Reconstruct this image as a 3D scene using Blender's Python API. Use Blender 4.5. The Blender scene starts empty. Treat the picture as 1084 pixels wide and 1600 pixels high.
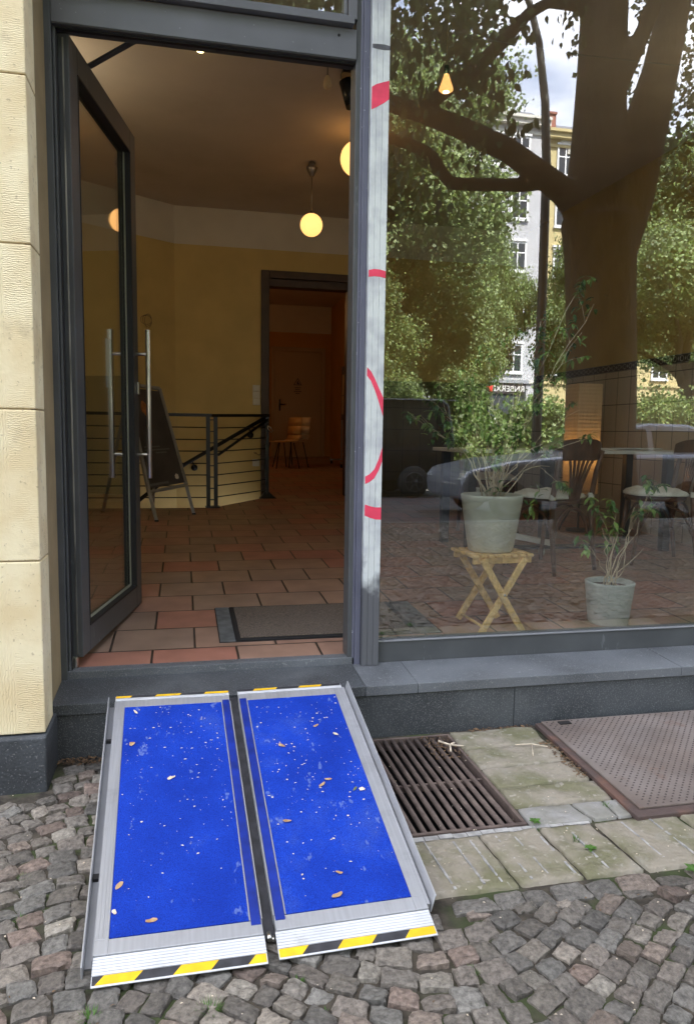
import bpy, bmesh, math, random
import numpy as np
from mathutils import Vector, Matrix
random.seed(7)
RNG = np.random.default_rng(11)
sc = bpy.context.scene
COL = sc.collection

# ------------------------------------------------------------------ camera
cd = bpy.data.cameras.new('camera')
cam = bpy.data.objects.new('camera', cd)
COL.objects.link(cam)
RX = (0.97650603, -0.0089305, 0.21530492)
RY = (-0.21500993, -0.10703863, 0.97072831)
RZ = (0.01437685, -0.99421475, -0.10644402)
cam.matrix_world = Matrix(((RX[0], -RX[1], -RX[2], 0.0),
                           (RY[0], -RY[1], -RY[2], -2.9856),
                           (RZ[0], -RZ[1], -RZ[2], 0.95),
                           (0, 0, 0, 1)))
cd.sensor_fit = 'VERTICAL'
cd.sensor_height = 36.0
cd.sensor_width = 24.4
cd.lens = 25.99
cd.clip_start = 0.02
cd.clip_end = 600
sc.camera = cam

# ------------------------------------------------------------------ light
SUN_DIR = Vector((0.22, 0.55, 0.78)).normalized()      # towards the sun, behind the shop's roof
world = bpy.data.worlds.new('World')
sc.world = world
world.use_nodes = True
wn, wl = world.node_tree.nodes, world.node_tree.links
wn.clear()
w_out = wn.new('ShaderNodeOutputWorld')
w_bg = wn.new('ShaderNodeBackground')
sky = wn.new('ShaderNodeTexSky')
sky.sky_type = 'NISHITA'
sky.sun_disc = False
sky.sun_elevation = math.asin(SUN_DIR.z)
sky.sun_rotation = math.atan2(SUN_DIR.x, SUN_DIR.y)
sky.air_density = 1.2
sky.dust_density = 2.0
tc = wn.new('ShaderNodeTexCoord')
mp = wn.new('ShaderNodeMapping')
mp.inputs['Scale'].default_value = (1.0, 1.0, 2.2)
nz = wn.new('ShaderNodeTexNoise')
nz.inputs['Scale'].default_value = 2.6
nz.inputs['Detail'].default_value = 7
nz.inputs['Roughness'].default_value = 0.55
rp = wn.new('ShaderNodeValToRGB')
rp.color_ramp.elements[0].position = 0.36
rp.color_ramp.elements[0].color = (0.25, 0.25, 0.25, 1)
rp.color_ramp.elements[1].position = 0.60
rp.color_ramp.elements[1].color = (1, 1, 1, 1)
cl = wn.new('ShaderNodeValToRGB')
cl.color_ramp.elements[0].position = 0.42
cl.color_ramp.elements[0].color = (4.1, 4.25, 5.4, 1)
cl.color_ramp.elements[1].position = 0.62
cl.color_ramp.elements[1].color = (9.0, 9.1, 9.7, 1)
mx = wn.new('ShaderNodeMixRGB')
wl.new(tc.outputs['Generated'], mp.inputs['Vector'])
wl.new(mp.outputs['Vector'], nz.inputs['Vector'])
wl.new(nz.outputs['Fac'], rp.inputs['Fac'])
wl.new(nz.outputs['Fac'], cl.inputs['Fac'])
wl.new(rp.outputs['Color'], mx.inputs['Fac'])
wl.new(sky.outputs['Color'], mx.inputs['Color1'])
sepw = wn.new('ShaderNodeSeparateXYZ'); wl.new(tc.outputs['Generated'], sepw.inputs[0])
grd = wn.new('ShaderNodeMapRange'); grd.inputs['From Min'].default_value = 0.05; grd.inputs['From Max'].default_value = 0.95
grd.inputs['To Min'].default_value = 0.30; grd.inputs['To Max'].default_value = 1.5
wl.new(sepw.outputs['Z'], grd.inputs['Value'])
gsc = wn.new('ShaderNodeVectorMath'); gsc.operation = 'SCALE'
wl.new(cl.outputs['Color'], gsc.inputs[0]); wl.new(grd.outputs['Result'], gsc.inputs['Scale'])
wl.new(gsc.outputs['Vector'], mx.inputs['Color2'])
wl.new(mx.outputs['Color'], w_bg.inputs['Color'])
w_bg.inputs['Strength'].default_value = 0.15
wl.new(w_bg.outputs['Background'], w_out.inputs['Surface'])

sl = bpy.data.lights.new('sun', 'SUN')
sl.energy = 5.0
sl.angle = math.radians(0.6)
sl.color = (1.0, 0.94, 0.85)
sun = bpy.data.objects.new('sun', sl)
COL.objects.link(sun)
sun.rotation_euler = (-SUN_DIR).to_track_quat('-Z', 'Y').to_euler()

sc.view_settings.view_transform = 'Standard'
sc.view_settings.look = 'None'
sc.view_settings.gamma = 1.0
sc.view_settings.exposure = 2.25
sc.render.engine = 'CYCLES'
sc.cycles.use_denoising = True
sc.cycles.max_bounces = 10
sc.cycles.diffuse_bounces = 5
sc.cycles.transparent_max_bounces = 14
sc.cycles.sample_clamp_indirect = 6.0
sc.cycles.caustics_reflective = False
sc.cycles.caustics_refractive = False

# ------------------------------------------------------------------ materials
MATS = {}
def hexlin(r, g, b):
    f = lambda c: ((c / 255 + 0.055) / 1.055) ** 2.4 if c > 10 else c / 255 / 12.92
    return (f(r), f(g), f(b))

def mat(name, col, rough=0.6, metal=0.0, var=0.0, vscale=8.0, bump=0.0, bscale=60.0, col2=None, emit=None, estr=0.0,
        spec=None, detail=4.0, trans=0.0, stretch=None, coat=0.0, bdist=0.004, lo=0.35, hi=0.65, speck=None):
    """Principled with noise colour variation and noise bump."""
    m = bpy.data.materials.new(name)
    m.use_nodes = True
    n, l = m.node_tree.nodes, m.node_tree.links
    p = n['Principled BSDF']
    p.inputs['Roughness'].default_value = rough
    p.inputs['Metallic'].default_value = metal
    p.inputs['Coat Weight'].default_value = coat
    if spec is not None:
        p.inputs['Specular IOR Level'].default_value = spec
    t = n.new('ShaderNodeTexCoord')
    vec = t.outputs['Object']
    if stretch:
        mpn = n.new('ShaderNodeMapping')
        mpn.inputs['Scale'].default_value = stretch
        l.new(vec, mpn.inputs['Vector'])
        vec = mpn.outputs['Vector']
    c0 = (*col, 1)
    csock = None
    if var > 0 or col2:
        a = n.new('ShaderNodeTexNoise')
        a.inputs['Scale'].default_value = vscale
        a.inputs['Detail'].default_value = detail
        l.new(vec, a.inputs['Vector'])
        r = n.new('ShaderNodeValToRGB')
        c2 = col2 if col2 else tuple(min(1, c * (1 + var)) for c in col)
        c1 = col if col2 else tuple(c * (1 - var) for c in col)
        r.color_ramp.elements[0].position = lo
        r.color_ramp.elements[1].position = hi
        r.color_ramp.elements[0].color = (*c1, 1)
        r.color_ramp.elements[1].color = (*c2, 1)
        l.new(a.outputs['Fac'], r.inputs['Fac'])
        csock = r.outputs['Color']
    if speck:
        sp_s, sp_pos, sp_col = speck
        a = n.new('ShaderNodeTexNoise')
        a.inputs['Scale'].default_value = sp_s
        a.inputs['Detail'].default_value = 2
        l.new(t.outputs['Object'], a.inputs['Vector'])
        r = n.new('ShaderNodeValToRGB')
        r.color_ramp.elements[0].position = sp_pos
        r.color_ramp.elements[0].color = (0, 0, 0, 1)
        r.color_ramp.elements[1].position = min(1, sp_pos + 0.08)
        r.color_ramp.elements[1].color = (1, 1, 1, 1)
        l.new(a.outputs['Fac'], r.inputs['Fac'])
        x = n.new('ShaderNodeMixRGB')
        x.inputs['Color1'].default_value = c0
        if csock: l.new(csock, x.inputs['Color1'])
        x.inputs['Color2'].default_value = (*sp_col, 1)
        l.new(r.outputs['Color'], x.inputs['Fac'])
        csock = x.outputs['Color']
    if csock: l.new(csock, p.inputs['Base Color'])
    else: p.inputs['Base Color'].default_value = c0
    if bump > 0:
        b = n.new('ShaderNodeTexNoise')
        b.inputs['Scale'].default_value = bscale
        b.inputs['Detail'].default_value = 5
        l.new(vec, b.inputs['Vector'])
        bn = n.new('ShaderNodeBump')
        bn.inputs['Strength'].default_value = bump
        bn.inputs['Distance'].default_value = bdist
        l.new(b.outputs['Fac'], bn.inputs['Height'])
        l.new(bn.outputs['Normal'], p.inputs['Normal'])
    if emit:
        p.inputs['Emission Color'].default_value = (*emit, 1)
        p.inputs['Emission Strength'].default_value = estr
    if trans > 0:
        tr = n.new('ShaderNodeBsdfTranslucent')
        if csock: l.new(csock, tr.inputs['Color'])
        else: tr.inputs['Color'].default_value = c0
        ms = n.new('ShaderNodeMixShader')
        ms.inputs['Fac'].default_value = trans
        l.new(p.outputs['BSDF'], ms.inputs[1])
        l.new(tr.outputs['BSDF'], ms.inputs[2])
        l.new(ms.outputs['Shader'], n['Material Output'].inputs['Surface'])
    MATS[name] = m
    return m

def glass_mat(name, ior, tint=(0.93, 0.96, 0.94), body=0.0):
    m = bpy.data.materials.new(name)
    m.use_nodes = True
    n, l = m.node_tree.nodes, m.node_tree.links
    n.clear()
    o = n.new('ShaderNodeOutputMaterial')
    t = n.new('ShaderNodeBsdfTransparent')
    t.inputs['Color'].default_value = (*tint, 1)
    g = n.new('ShaderNodeBsdfGlossy')
    g.inputs['Roughness'].default_value = 0.0
    g.inputs['Color'].default_value = (0.95, 0.97, 1.0, 1)
    f = n.new('ShaderNodeFresnel')
    f.inputs['IOR'].default_value = ior
    geo = n.new('ShaderNodeNewGeometry')
    inv = n.new('ShaderNodeMix'); inv.data_type = 'VECTOR'
    neg = n.new('ShaderNodeVectorMath'); neg.operation = 'SCALE'; neg.inputs['Scale'].default_value = -1
    l.new(geo.outputs['Normal'], neg.inputs[0])
    ms = n.new('ShaderNodeMixShader')
    # Fresnel of the outside face on both sides of the pane (thin-glass behaviour)
    fl = n.new('ShaderNodeLayerWeight')
    fl.inputs['Blend'].default_value = 0.5
    pw = n.new('ShaderNodeMath'); pw.operation = 'POWER'; pw.inputs[1].default_value = 4.0
    l.new(fl.outputs['Facing'], pw.inputs[0])
    f0 = ((ior - 1) / (ior + 1)) ** 2
    ml = n.new('ShaderNodeMath'); ml.operation = 'MULTIPLY_ADD'
    ml.inputs[1].default_value = 1 - f0
    ml.inputs[2].default_value = f0
    l.new(pw.outputs[0], ml.inputs[0])
    l.new(ml.outputs[0], ms.inputs['Fac'])
    l.new(t.outputs[0], ms.inputs[1])
    l.new(g.outputs[0], ms.inputs[2])
    l.new(ms.outputs[0], o.inputs['Surface'])
    for x in (f, inv, neg, geo): n.remove(x)
    MATS[name] = m
    return m

glass_mat('window_glass', 2.38, (0.95, 0.97, 0.955))
glass_mat('door_glass', 1.8, (0.96, 0.985, 0.95))
glass_mat('far_glass', 2.2, (0.25, 0.27, 0.3))
mat('stone_base', (0.05, 0.055, 0.06), 0.75, var=0.25, vscale=6, bump=0.6, bscale=90, speck=(150, 0.62, (0.15, 0.15, 0.15)))
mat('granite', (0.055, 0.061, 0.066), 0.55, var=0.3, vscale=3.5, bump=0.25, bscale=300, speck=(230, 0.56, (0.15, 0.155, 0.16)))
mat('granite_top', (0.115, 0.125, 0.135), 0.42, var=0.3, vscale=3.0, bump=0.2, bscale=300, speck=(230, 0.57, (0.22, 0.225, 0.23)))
mat('grey_paint', (0.080, 0.085, 0.088), 0.42, var=0.12, vscale=5, bump=0.05, bscale=20)
mat('grey_paint_light', (0.145, 0.15, 0.165), 0.32, var=0.10, vscale=4, bump=0.05, bscale=20, speck=(90, 0.72, (0.35, 0.35, 0.36)))
mat('blue_grey_paint', (0.13, 0.135, 0.18), 0.35, var=0.1, vscale=4, speck=(70, 0.70, (0.45, 0.45, 0.5)))
mat('seal_worn', (0.42, 0.40, 0.33), 0.7, col2=(0.05, 0.05, 0.05), vscale=25, stretch=(1, 1, 0.12), bump=0.4, bscale=60)
mat('spacer', (0.40, 0.42, 0.33), 0.5, 0.2)
mat('rubber', (0.012, 0.012, 0.013), 0.6)
mat('reveal', (0.31, 0.235, 0.125), 0.8, var=0.15, vscale=5, bump=0.5, bscale=25)
mat('graffiti', (0.80, 0.06, 0.12), 0.5, var=0.15, vscale=12)
mat('spray_grey', (0.10, 0.10, 0.11), 0.6, var=0.3, vscale=30)
mat('aluminium', (0.50, 0.51, 0.53), 0.42, 0.55, var=0.06, vscale=4, stretch=(30, 1, 1), bump=0.05, bscale=60)
mat('aluminium_dull', (0.33, 0.34, 0.36), 0.5, 0.5, var=0.08, vscale=4)
mat('white_alu', (0.70, 0.71, 0.73), 0.45, 0.25, var=0.05, vscale=12)
mat('steel', (0.62, 0.60, 0.55), 0.28, 1.0)
mat('hazard_yellow', (0.82, 0.50, 0.015), 0.5, var=0.12, vscale=25)
mat('hazard_black', (0.035, 0.035, 0.04), 0.6, var=0.3, vscale=30)
mat('blue_grip', (0.004, 0.038, 0.36), 0.8, spec=0.2, col2=(0.009, 0.062, 0.52), vscale=5, bump=0.9, bscale=420, detail=8, bdist=0.003,
    speck=(190, 0.735, (0.12, 0.17, 0.45)))
mat('blue_hinge', (0.004, 0.022, 0.22), 0.5, var=0.3, vscale=14)
mat('rust_iron', (0.085, 0.060, 0.050), 0.8, col2=(0.15, 0.11, 0.09), vscale=14, bump=0.5, bscale=120)
mat('rust_edge', (0.085, 0.058, 0.050), 0.8, col2=(0.20, 0.095, 0.06), vscale=5, lo=0.5, hi=0.72, bump=0.5, bscale=100)
mat('plate_iron', (0.12, 0.093, 0.078), 0.75, col2=(0.19, 0.15, 0.125), vscale=5, bump=0.4, bscale=200, speck=(120, 0.72, (0.35, 0.33, 0.30)))
mat('stud_iron', (0.055, 0.040, 0.036), 0.7)
mat('pit_dark', (0.012, 0.010, 0.009), 0.9)
mat('slab', (0.275, 0.242, 0.185), 0.9, col2=(0.16, 0.152, 0.085), vscale=7, detail=9, bump=1.0, bscale=38, bdist=0.010, speck=(48, 0.62, (0.33, 0.30, 0.24)), lo=0.42, hi=0.62)
mat('slab_grey', (0.29, 0.28, 0.26), 0.9, col2=(0.19, 0.182, 0.14), vscale=8, bump=0.9, bscale=40, bdist=0.008, speck=(80, 0.66, (0.36, 0.34, 0.31)))
mat('mortar_white', (0.33, 0.32, 0.30), 0.9, var=0.3, vscale=30)
mat('debris', (0.20, 0.12, 0.06), 0.9, col2=(0.08, 0.05, 0.03), vscale=40)
mat('dry_leaf', (0.42, 0.22, 0.09), 0.8, col2=(0.60, 0.42, 0.22), vscale=60, trans=0.2)
mat('pale_chip', (0.66, 0.56, 0.42), 0.8, var=0.2, vscale=60)
mat('olive_leaf', (0.12, 0.14, 0.05), 0.8)
mat('weed', (0.085, 0.19, 0.03), 0.7, var=0.3, vscale=40, trans=0.3)
mat('moss_tuft', (0.06, 0.085, 0.02), 0.9, var=0.4, vscale=40)
mat('ceiling', (0.58, 0.52, 0.45), 0.9, var=0.05, vscale=2, bump=0.1, bscale=12)
mat('wall_yellow', (0.58, 0.44, 0.18), 0.85, var=0.07, vscale=3, bump=0.12, bscale=40)
mat('wall_ochre', (0.46, 0.33, 0.12), 0.85, var=0.07, vscale=3, bump=0.12, bscale=40)
mat('wall_white', (0.62, 0.58, 0.50), 0.9, var=0.04, vscale=3)
mat('wall_orange', (0.48, 0.24, 0.06), 0.9, var=0.05, vscale=3)
mat('door_brown', (0.055, 0.030, 0.018), 0.5, var=0.2, vscale=8)
mat('cream_door', (0.42, 0.28, 0.13), 0.5)
mat('black_metal', (0.014, 0.015, 0.016), 0.38, 0.3)
mat('switch_white', (0.6, 0.58, 0.5), 0.4)
mat('poster', (0.075, 0.072, 0.078), 0.35, col2=(0.05, 0.048, 0.052), vscale=5)
mat('poster_warm', (0.35, 0.14, 0.05), 0.6, var=0.4, vscale=20)
mat('paper', (0.75, 0.73, 0.68), 0.7)
mat('ink', (0.03, 0.02, 0.02), 0.7)
mat('beech', (0.58, 0.34, 0.12), 0.45, var=0.15, vscale=8, stretch=(8, 8, 1))
mat('beech_pale', (0.62, 0.45, 0.26), 0.4)
mat('mat_fibre', (0.085, 0.066, 0.052), 0.95, col2=(0.20, 0.16, 0.125), vscale=140, bump=1.0, bscale=260, bdist=0.004)
mat('mat_rubber', (0.014, 0.014, 0.015), 0.7)
mat('matwell', (0.23, 0.24, 0.25), 0.5, 0.6, var=0.2, vscale=20)
mat('bentwood', (0.11, 0.052, 0.027), 0.32, var=0.3, vscale=14, coat=0.3)
mat('cushion', (0.8, 0.8, 0.72), 0.9, var=0.06, vscale=14, bump=0.2, bscale=300)
mat('table_white', (0.74, 0.74, 0.70), 0.35)
mat('white_plastic', (0.7, 0.72, 0.7), 0.4)
mat('slat_wood', (0.80, 0.52, 0.20), 0.5, var=0.22, vscale=9, stretch=(3, 3, 3), bump=0.1, bscale=60)
mat('pot_concrete', (0.62, 0.60, 0.48), 0.8, col2=(0.50, 0.49, 0.39), vscale=9, bump=0.25, bscale=60)
mat('pot_grey', (0.52, 0.54, 0.49), 0.8, col2=(0.42, 0.44, 0.40), vscale=9, bump=0.25, bscale=60)
mat('soil', (0.05, 0.03, 0.02), 0.95, var=0.4, vscale=60, bump=0.8, bscale=90)
mat('stem', (0.68, 0.55, 0.38), 0.7, var=0.2, vscale=30)
mat('ficus_leaf', (0.07, 0.17, 0.04), 0.32, var=0.5, vscale=9, trans=0.25)
mat('ficus_leaf_light', (0.26, 0.40, 0.10), 0.35, var=0.4, vscale=9, trans=0.3)
mat('bark', (0.045, 0.034, 0.024), 0.9, var=0.35, vscale=7, stretch=(1, 1, 0.35), bump=1.0, bscale=14, bdist=0.03)
mat('leaf_near', (0.085, 0.125, 0.045), 0.55, var=0.5, vscale=3.0, trans=0.3)
mat('leaf_mid', (0.20, 0.26, 0.11), 0.55, var=0.55, vscale=1.6, trans=0.35)
mat('leaf_bright', (0.21, 0.28, 0.085), 0.55, var=0.5, vscale=1.6, trans=0.4)
mat('facade_white', (0.42, 0.42, 0.44), 0.85, var=0.04, vscale=0.6)
mat('facade_yellow', (0.46, 0.38, 0.19), 0.85, var=0.04, vscale=0.6)
mat('facade_grey', (0.42, 0.40, 0.36), 0.85, var=0.06, vscale=0.6)
mat('cornice', (0.55, 0.53, 0.48), 0.8)
mat('roof_tile', (0.22, 0.07, 0.04), 0.8)
mat('roof_grey', (0.12, 0.12, 0.13), 0.7)
mat('brick_red', (0.22, 0.085, 0.06), 0.85, var=0.2, vscale=4)
mat('window_white', (0.70, 0.70, 0.70), 0.5)
mat('shop_dark', (0.03, 0.035, 0.04), 0.5)
mat('shop_red', (0.6, 0.03, 0.02), 0.5)
mat('asphalt', (0.055, 0.055, 0.057), 0.85, var=0.2, vscale=2.5, bump=0.4, bscale=90)
mat('dust_path', (0.28, 0.27, 0.25), 0.95, var=0.15, vscale=1.5)
mat('grass_ground', (0.10, 0.14, 0.04), 0.95, var=0.3, vscale=2)
mat('kerb_stone', (0.11, 0.108, 0.10), 0.8, var=0.2, vscale=4, bump=0.4, bscale=60)
mat('van_paint', (0.010, 0.010, 0.012), 0.18, 0.0, coat=0.6)
mat('car_silver', (0.24, 0.25, 0.28), 0.35, 0.3, coat=0.5)
mat('car_glass', (0.015, 0.018, 0.02), 0.06, spec=0.8)
mat('tyre', (0.015, 0.015, 0.015), 0.8)
mat('rim', (0.10, 0.10, 0.105), 0.35, 0.6)
mat('headlight', (0.55, 0.57, 0.6), 0.1, 0.3, coat=1.0)
mat('tail_red', (0.35, 0.01, 0.01), 0.2, coat=1.0)
mat('lamp_post', (0.05, 0.05, 0.045), 0.5, 0.2)
mat('pendant_metal', (0.30, 0.27, 0.24), 0.3, 0.8)
mat('globe_lit', (0.9, 0.8, 0.6), 0.3, emit=(1.0, 0.47, 0.135), estr=0.40)
mat('spot_lit', (0.9, 0.8, 0.6), 0.3, emit=(1.0, 0.72, 0.30), estr=3.0)
mat('bulb_lit', (0.9, 0.6, 0.4), 0.3, emit=(1.0, 0.42, 0.12), estr=0.45)
mat('bulb_core', (0.9, 0.6, 0.4), 0.3, emit=(1.0, 0.75, 0.45), estr=2.5)
mat('lantern_lit', (0.8, 0.65, 0.4), 0.8, emit=(1.0, 0.50, 0.16), estr=0.042)
mat('shade_paper', (0.80, 0.68, 0.48), 0.9, trans=0.55)
mat('lantern_bulb', (1, 0.8, 0.5), 0.4, emit=(1.0, 0.50, 0.15), estr=3.4)
mat('globe_warm', (0.9, 0.8, 0.6), 0.3, emit=(1.0, 0.55, 0.20), estr=4.5)
mat('globe_added', (0.9, 0.8, 0.6), 0.3, emit=(1.0, 0.84, 0.60), estr=3.6)  # glow of the two added pendants that brighten the front room
mat('block_wall', (0.56, 0.47, 0.31), 0.85, var=0.06, vscale=1)

def nodes_of(m): return m.node_tree.nodes, m.node_tree.links
def add_layer(m, scale, p0, p1, col, amount=1.0, detail=6, stretch=None):
    """a second worn or dusty layer over the base colour"""
    n, l = nodes_of(m); p = n['Principled BSDF']
    t = n.new('ShaderNodeTexCoord'); a = n.new('ShaderNodeTexNoise'); a.inputs['Scale'].default_value = scale; a.inputs['Detail'].default_value = detail
    a.inputs['Roughness'].default_value = 0.65
    v = t.outputs['Object']
    if stretch:
        q = n.new('ShaderNodeMapping'); q.inputs['Scale'].default_value = stretch; q.inputs['Location'].default_value = (3.1, 7.7, 1.3); l.new(v, q.inputs['Vector']); v = q.outputs['Vector']
    l.new(v, a.inputs['Vector'])
    r = n.new('ShaderNodeMapRange'); r.inputs['From Min'].default_value = p0; r.inputs['From Max'].default_value = p1; r.inputs['To Max'].default_value = amount
    l.new(a.outputs['Fac'], r.inputs['Value'])
    x = n.new('ShaderNodeMixRGB'); x.inputs['Color2'].default_value = (*col, 1)
    if p.inputs['Base Color'].links: l.new(p.inputs['Base Color'].links[0].from_socket, x.inputs['Color1'])
    else: x.inputs['Color1'].default_value = p.inputs['Base Color'].default_value
    l.new(r.outputs['Result'], x.inputs['Fac']); l.new(x.outputs['Color'], p.inputs['Base Color'])
add_layer(MATS['blue_grip'], 4.5, 0.56, 0.72, (0.06, 0.12, 0.42), 0.55)
add_layer(MATS['blue_grip'], 330, 0.40, 0.62, (0.002, 0.014, 0.20), 0.7, 2)
add_layer(MATS['blue_grip'], 24, 0.64, 0.68, (0.14, 0.20, 0.46), 0.6, 3, (1, 0.5, 1))
add_layer(MATS['granite'], 3.0, 0.54, 0.75, (0.14, 0.15, 0.155), 0.45)
add_layer(MATS['granite_top'], 2.2, 0.50, 0.75, (0.19, 0.20, 0.21), 0.5)
add_layer(MATS['granite_top'], 40, 0.66, 0.70, (0.30, 0.31, 0.31), 0.5, 2)
add_layer(MATS['grey_paint'], 28, 0.66, 0.70, (0.20, 0.21, 0.22), 0.45, 3, (1, 1, 0.25))
add_layer(MATS['aluminium'], 9, 0.52, 0.75, (0.26, 0.26, 0.27), 0.4)
add_layer(MATS['white_alu'], 14, 0.58, 0.75, (0.42, 0.41, 0.39), 0.5)
add_layer(MATS['hazard_yellow'], 30, 0.62, 0.70, (0.35, 0.25, 0.08), 0.5, 3)
add_layer(MATS['plate_iron'], 3.0, 0.45, 0.62, (0.23, 0.20, 0.18), 0.7)
add_layer(MATS['plate_iron'], 7, 0.60, 0.68, (0.15, 0.075, 0.045), 0.5)
add_layer(MATS['slab'], 11, 0.56, 0.64, (0.27, 0.25, 0.20), 0.7)
add_layer(MATS['slab'], 5, 0.54, 0.66, (0.125, 0.128, 0.055), 0.5)
add_layer(MATS['ceiling'], 1.1, 0.50, 0.75, (0.40, 0.33, 0.26), 0.4)
add_layer(MATS['slat_wood'], 22, 0.5, 0.7, (0.48, 0.27, 0.09), 0.6, 4, (6, 1, 1))
add_layer(MATS['pot_concrete'], 4, 0.5, 0.7, (0.66, 0.66, 0.60), 0.7, 4, (1, 1, 2.5))
add_layer(MATS['pot_grey'], 5, 0.5, 0.7, (0.62, 0.64, 0.60), 0.6, 4, (1, 1, 2.5))
# combed sandstone: horizontal ribs near the arris, vertical tooling further in
def make_combed():
    m = mat('combed_stone', (0.74, 0.60, 0.35), 0.85, col2=(0.84, 0.735, 0.48), vscale=7)
    n, l = nodes_of(m)
    t = n.new('ShaderNodeTexCoord')
    sep = n.new('ShaderNodeSeparateXYZ'); l.new(t.outputs['Object'], sep.inputs[0])
    def wave(direction, scale, dist):
        w = n.new('ShaderNodeTexWave'); w.bands_direction = direction
        w.inputs['Scale'].default_value = scale; w.inputs['Distortion'].default_value = dist
        w.inputs['Detail'].default_value = 3; w.inputs['Detail Scale'].default_value = 1.5
        l.new(t.outputs['Object'], w.inputs['Vector']); return w.outputs['Fac']
    wz = wave('Z', 50, 7.0); wx = wave('X', 34, 6.0)
    nzn = n.new('ShaderNodeTexNoise'); nzn.inputs['Scale'].default_value = 9; l.new(t.outputs['Object'], nzn.inputs['Vector'])
    mr = n.new('ShaderNodeMapRange'); mr.inputs['From Min'].default_value = -0.535; mr.inputs['From Max'].default_value = -0.528
    ad = n.new('ShaderNodeMath'); ad.operation = 'MULTIPLY_ADD'; ad.inputs[1].default_value = 0.02
    l.new(nzn.outputs['Fac'], ad.inputs[0]); l.new(sep.outputs['X'], ad.inputs[2])
    l.new(ad.outputs[0], mr.inputs['Value'])
    mx1 = n.new('ShaderNodeMix'); l.new(mr.outputs['Result'], mx1.inputs['Factor']); l.new(wx, mx1.inputs[2]); l.new(wz, mx1.inputs[3])
    # rough patches where the tooling has worn off
    n2 = n.new('ShaderNodeTexNoise'); n2.inputs['Scale'].default_value = 3.2; n2.inputs['Detail'].default_value = 6; l.new(t.outputs['Object'], n2.inputs['Vector'])
    r2 = n.new('ShaderNodeValToRGB'); r2.color_ramp.elements[0].position = 0.38; r2.color_ramp.elements[1].position = 0.60
    l.new(n2.outputs['Fac'], r2.inputs['Fac'])
    n3 = n.new('ShaderNodeTexNoise'); n3.inputs['Scale'].default_value = 60; n3.inputs['Detail'].default_value = 5; l.new(t.outputs['Object'], n3.inputs['Vector'])
    mx2 = n.new('ShaderNodeMix'); l.new(r2.outputs['Color'], mx2.inputs['Factor']); l.new(mx1.outputs[0], mx2.inputs[2]); l.new(n3.outputs['Fac'], mx2.inputs[3])
    b = n.new('ShaderNodeBump'); b.inputs['Strength'].default_value = 0.36; b.inputs['Distance'].default_value = 0.004
    l.new(mx2.outputs[0], b.inputs['Height']); l.new(b.outputs['Normal'], n['Principled BSDF'].inputs['Normal'])
make_combed()
add_layer(MATS['combed_stone'], 6, 0.58, 0.72, (0.50, 0.40, 0.24), 0.5)
add_layer(MATS['combed_stone'], 60, 0.64, 0.68, (0.36, 0.28, 0.17), 0.5, 2)

# terracotta floor tiles in running bond
def make_tiles():
    m = bpy.data.materials.new('terracotta'); m.use_nodes = True; MATS['terracotta'] = m
    n, l = nodes_of(m); p = n['Principled BSDF']; p.inputs['Roughness'].default_value = 0.42
    t = n.new('ShaderNodeTexCoord'); mpn = n.new('ShaderNodeMapping')
    mpn.inputs['Location'].default_value = (0.135 + 0.355 * 10, -0.22 + 3.0, 0)
    l.new(t.outputs['Object'], mpn.inputs['Vector'])
    def brick(c1, c2, mo):
        b = n.new('ShaderNodeTexBrick'); b.offset = 0.5; b.offset_frequency = 2
        b.inputs['Scale'].default_value = 1.0; b.inputs['Mortar Size'].default_value = 0.0055
        b.inputs['Mortar Smooth'].default_value = 0.2; b.inputs['Bias'].default_value = 0
        b.inputs['Brick Width'].default_value = 0.355; b.inputs['Row Height'].default_value = 0.30
        b.inputs['Color1'].default_value = c1; b.inputs['Color2'].default_value = c2; b.inputs['Mortar'].default_value = mo
        l.new(mpn.outputs['Vector'], b.inputs['Vector']); return b
    b = brick((0, 0, 0, 1), (1, 1, 1, 1), (0, 0, 0, 1))
    r = n.new('ShaderNodeValToRGB')
    e = r.color_ramp.elements
    e[0].position = 0.0; e[0].color = (0.29, 0.205, 0.155, 1)
    e[1].position = 1.0; e[1].color = (0.37, 0.160, 0.112, 1)
    for pos, c in ((0.3, (0.37, 0.24, 0.165, 1)), (0.55, (0.34, 0.205, 0.15, 1)), (0.75, (0.385, 0.185, 0.13, 1))):
        x = e.new(pos); x.color = c
    l.new(b.outputs['Color'], r.inputs['Fac'])
    a = n.new('ShaderNodeTexNoise'); a.inputs['Scale'].default_value = 6; a.inputs['Detail'].default_value = 5
    l.new(t.outputs['Object'], a.inputs['Vector'])
    mm = n.new('ShaderNodeMixRGB'); mm.blend_type = 'OVERLAY'; mm.inputs['Fac'].default_value = 0.45
    l.new(r.outputs['Color'], mm.inputs['Color1']); l.new(a.outputs['Fac'], mm.inputs['Color2'])
    g = n.new('ShaderNodeMixRGB'); g.inputs['Color2'].default_value = (0.045, 0.035, 0.028, 1)
    l.new(b.outputs['Fac'], g.inputs['Fac']); l.new(mm.outputs['Color'], g.inputs['Color1'])
    l.new(g.outputs['Color'], p.inputs['Base Color'])
    inv = n.new('ShaderNodeMath'); inv.operation = 'SUBTRACT'; inv.inputs[0].default_value = 1
    l.new(b.outputs['Fac'], inv.inputs[1])
    bn = n.new('ShaderNodeBump'); bn.inputs['Strength'].default_value = 0.8; bn.inputs['Distance'].default_value = 0.004
    l.new(inv.outputs[0], bn.inputs['Height']); l.new(bn.outputs['Normal'], p.inputs['Normal'])
make_tiles()

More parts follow.
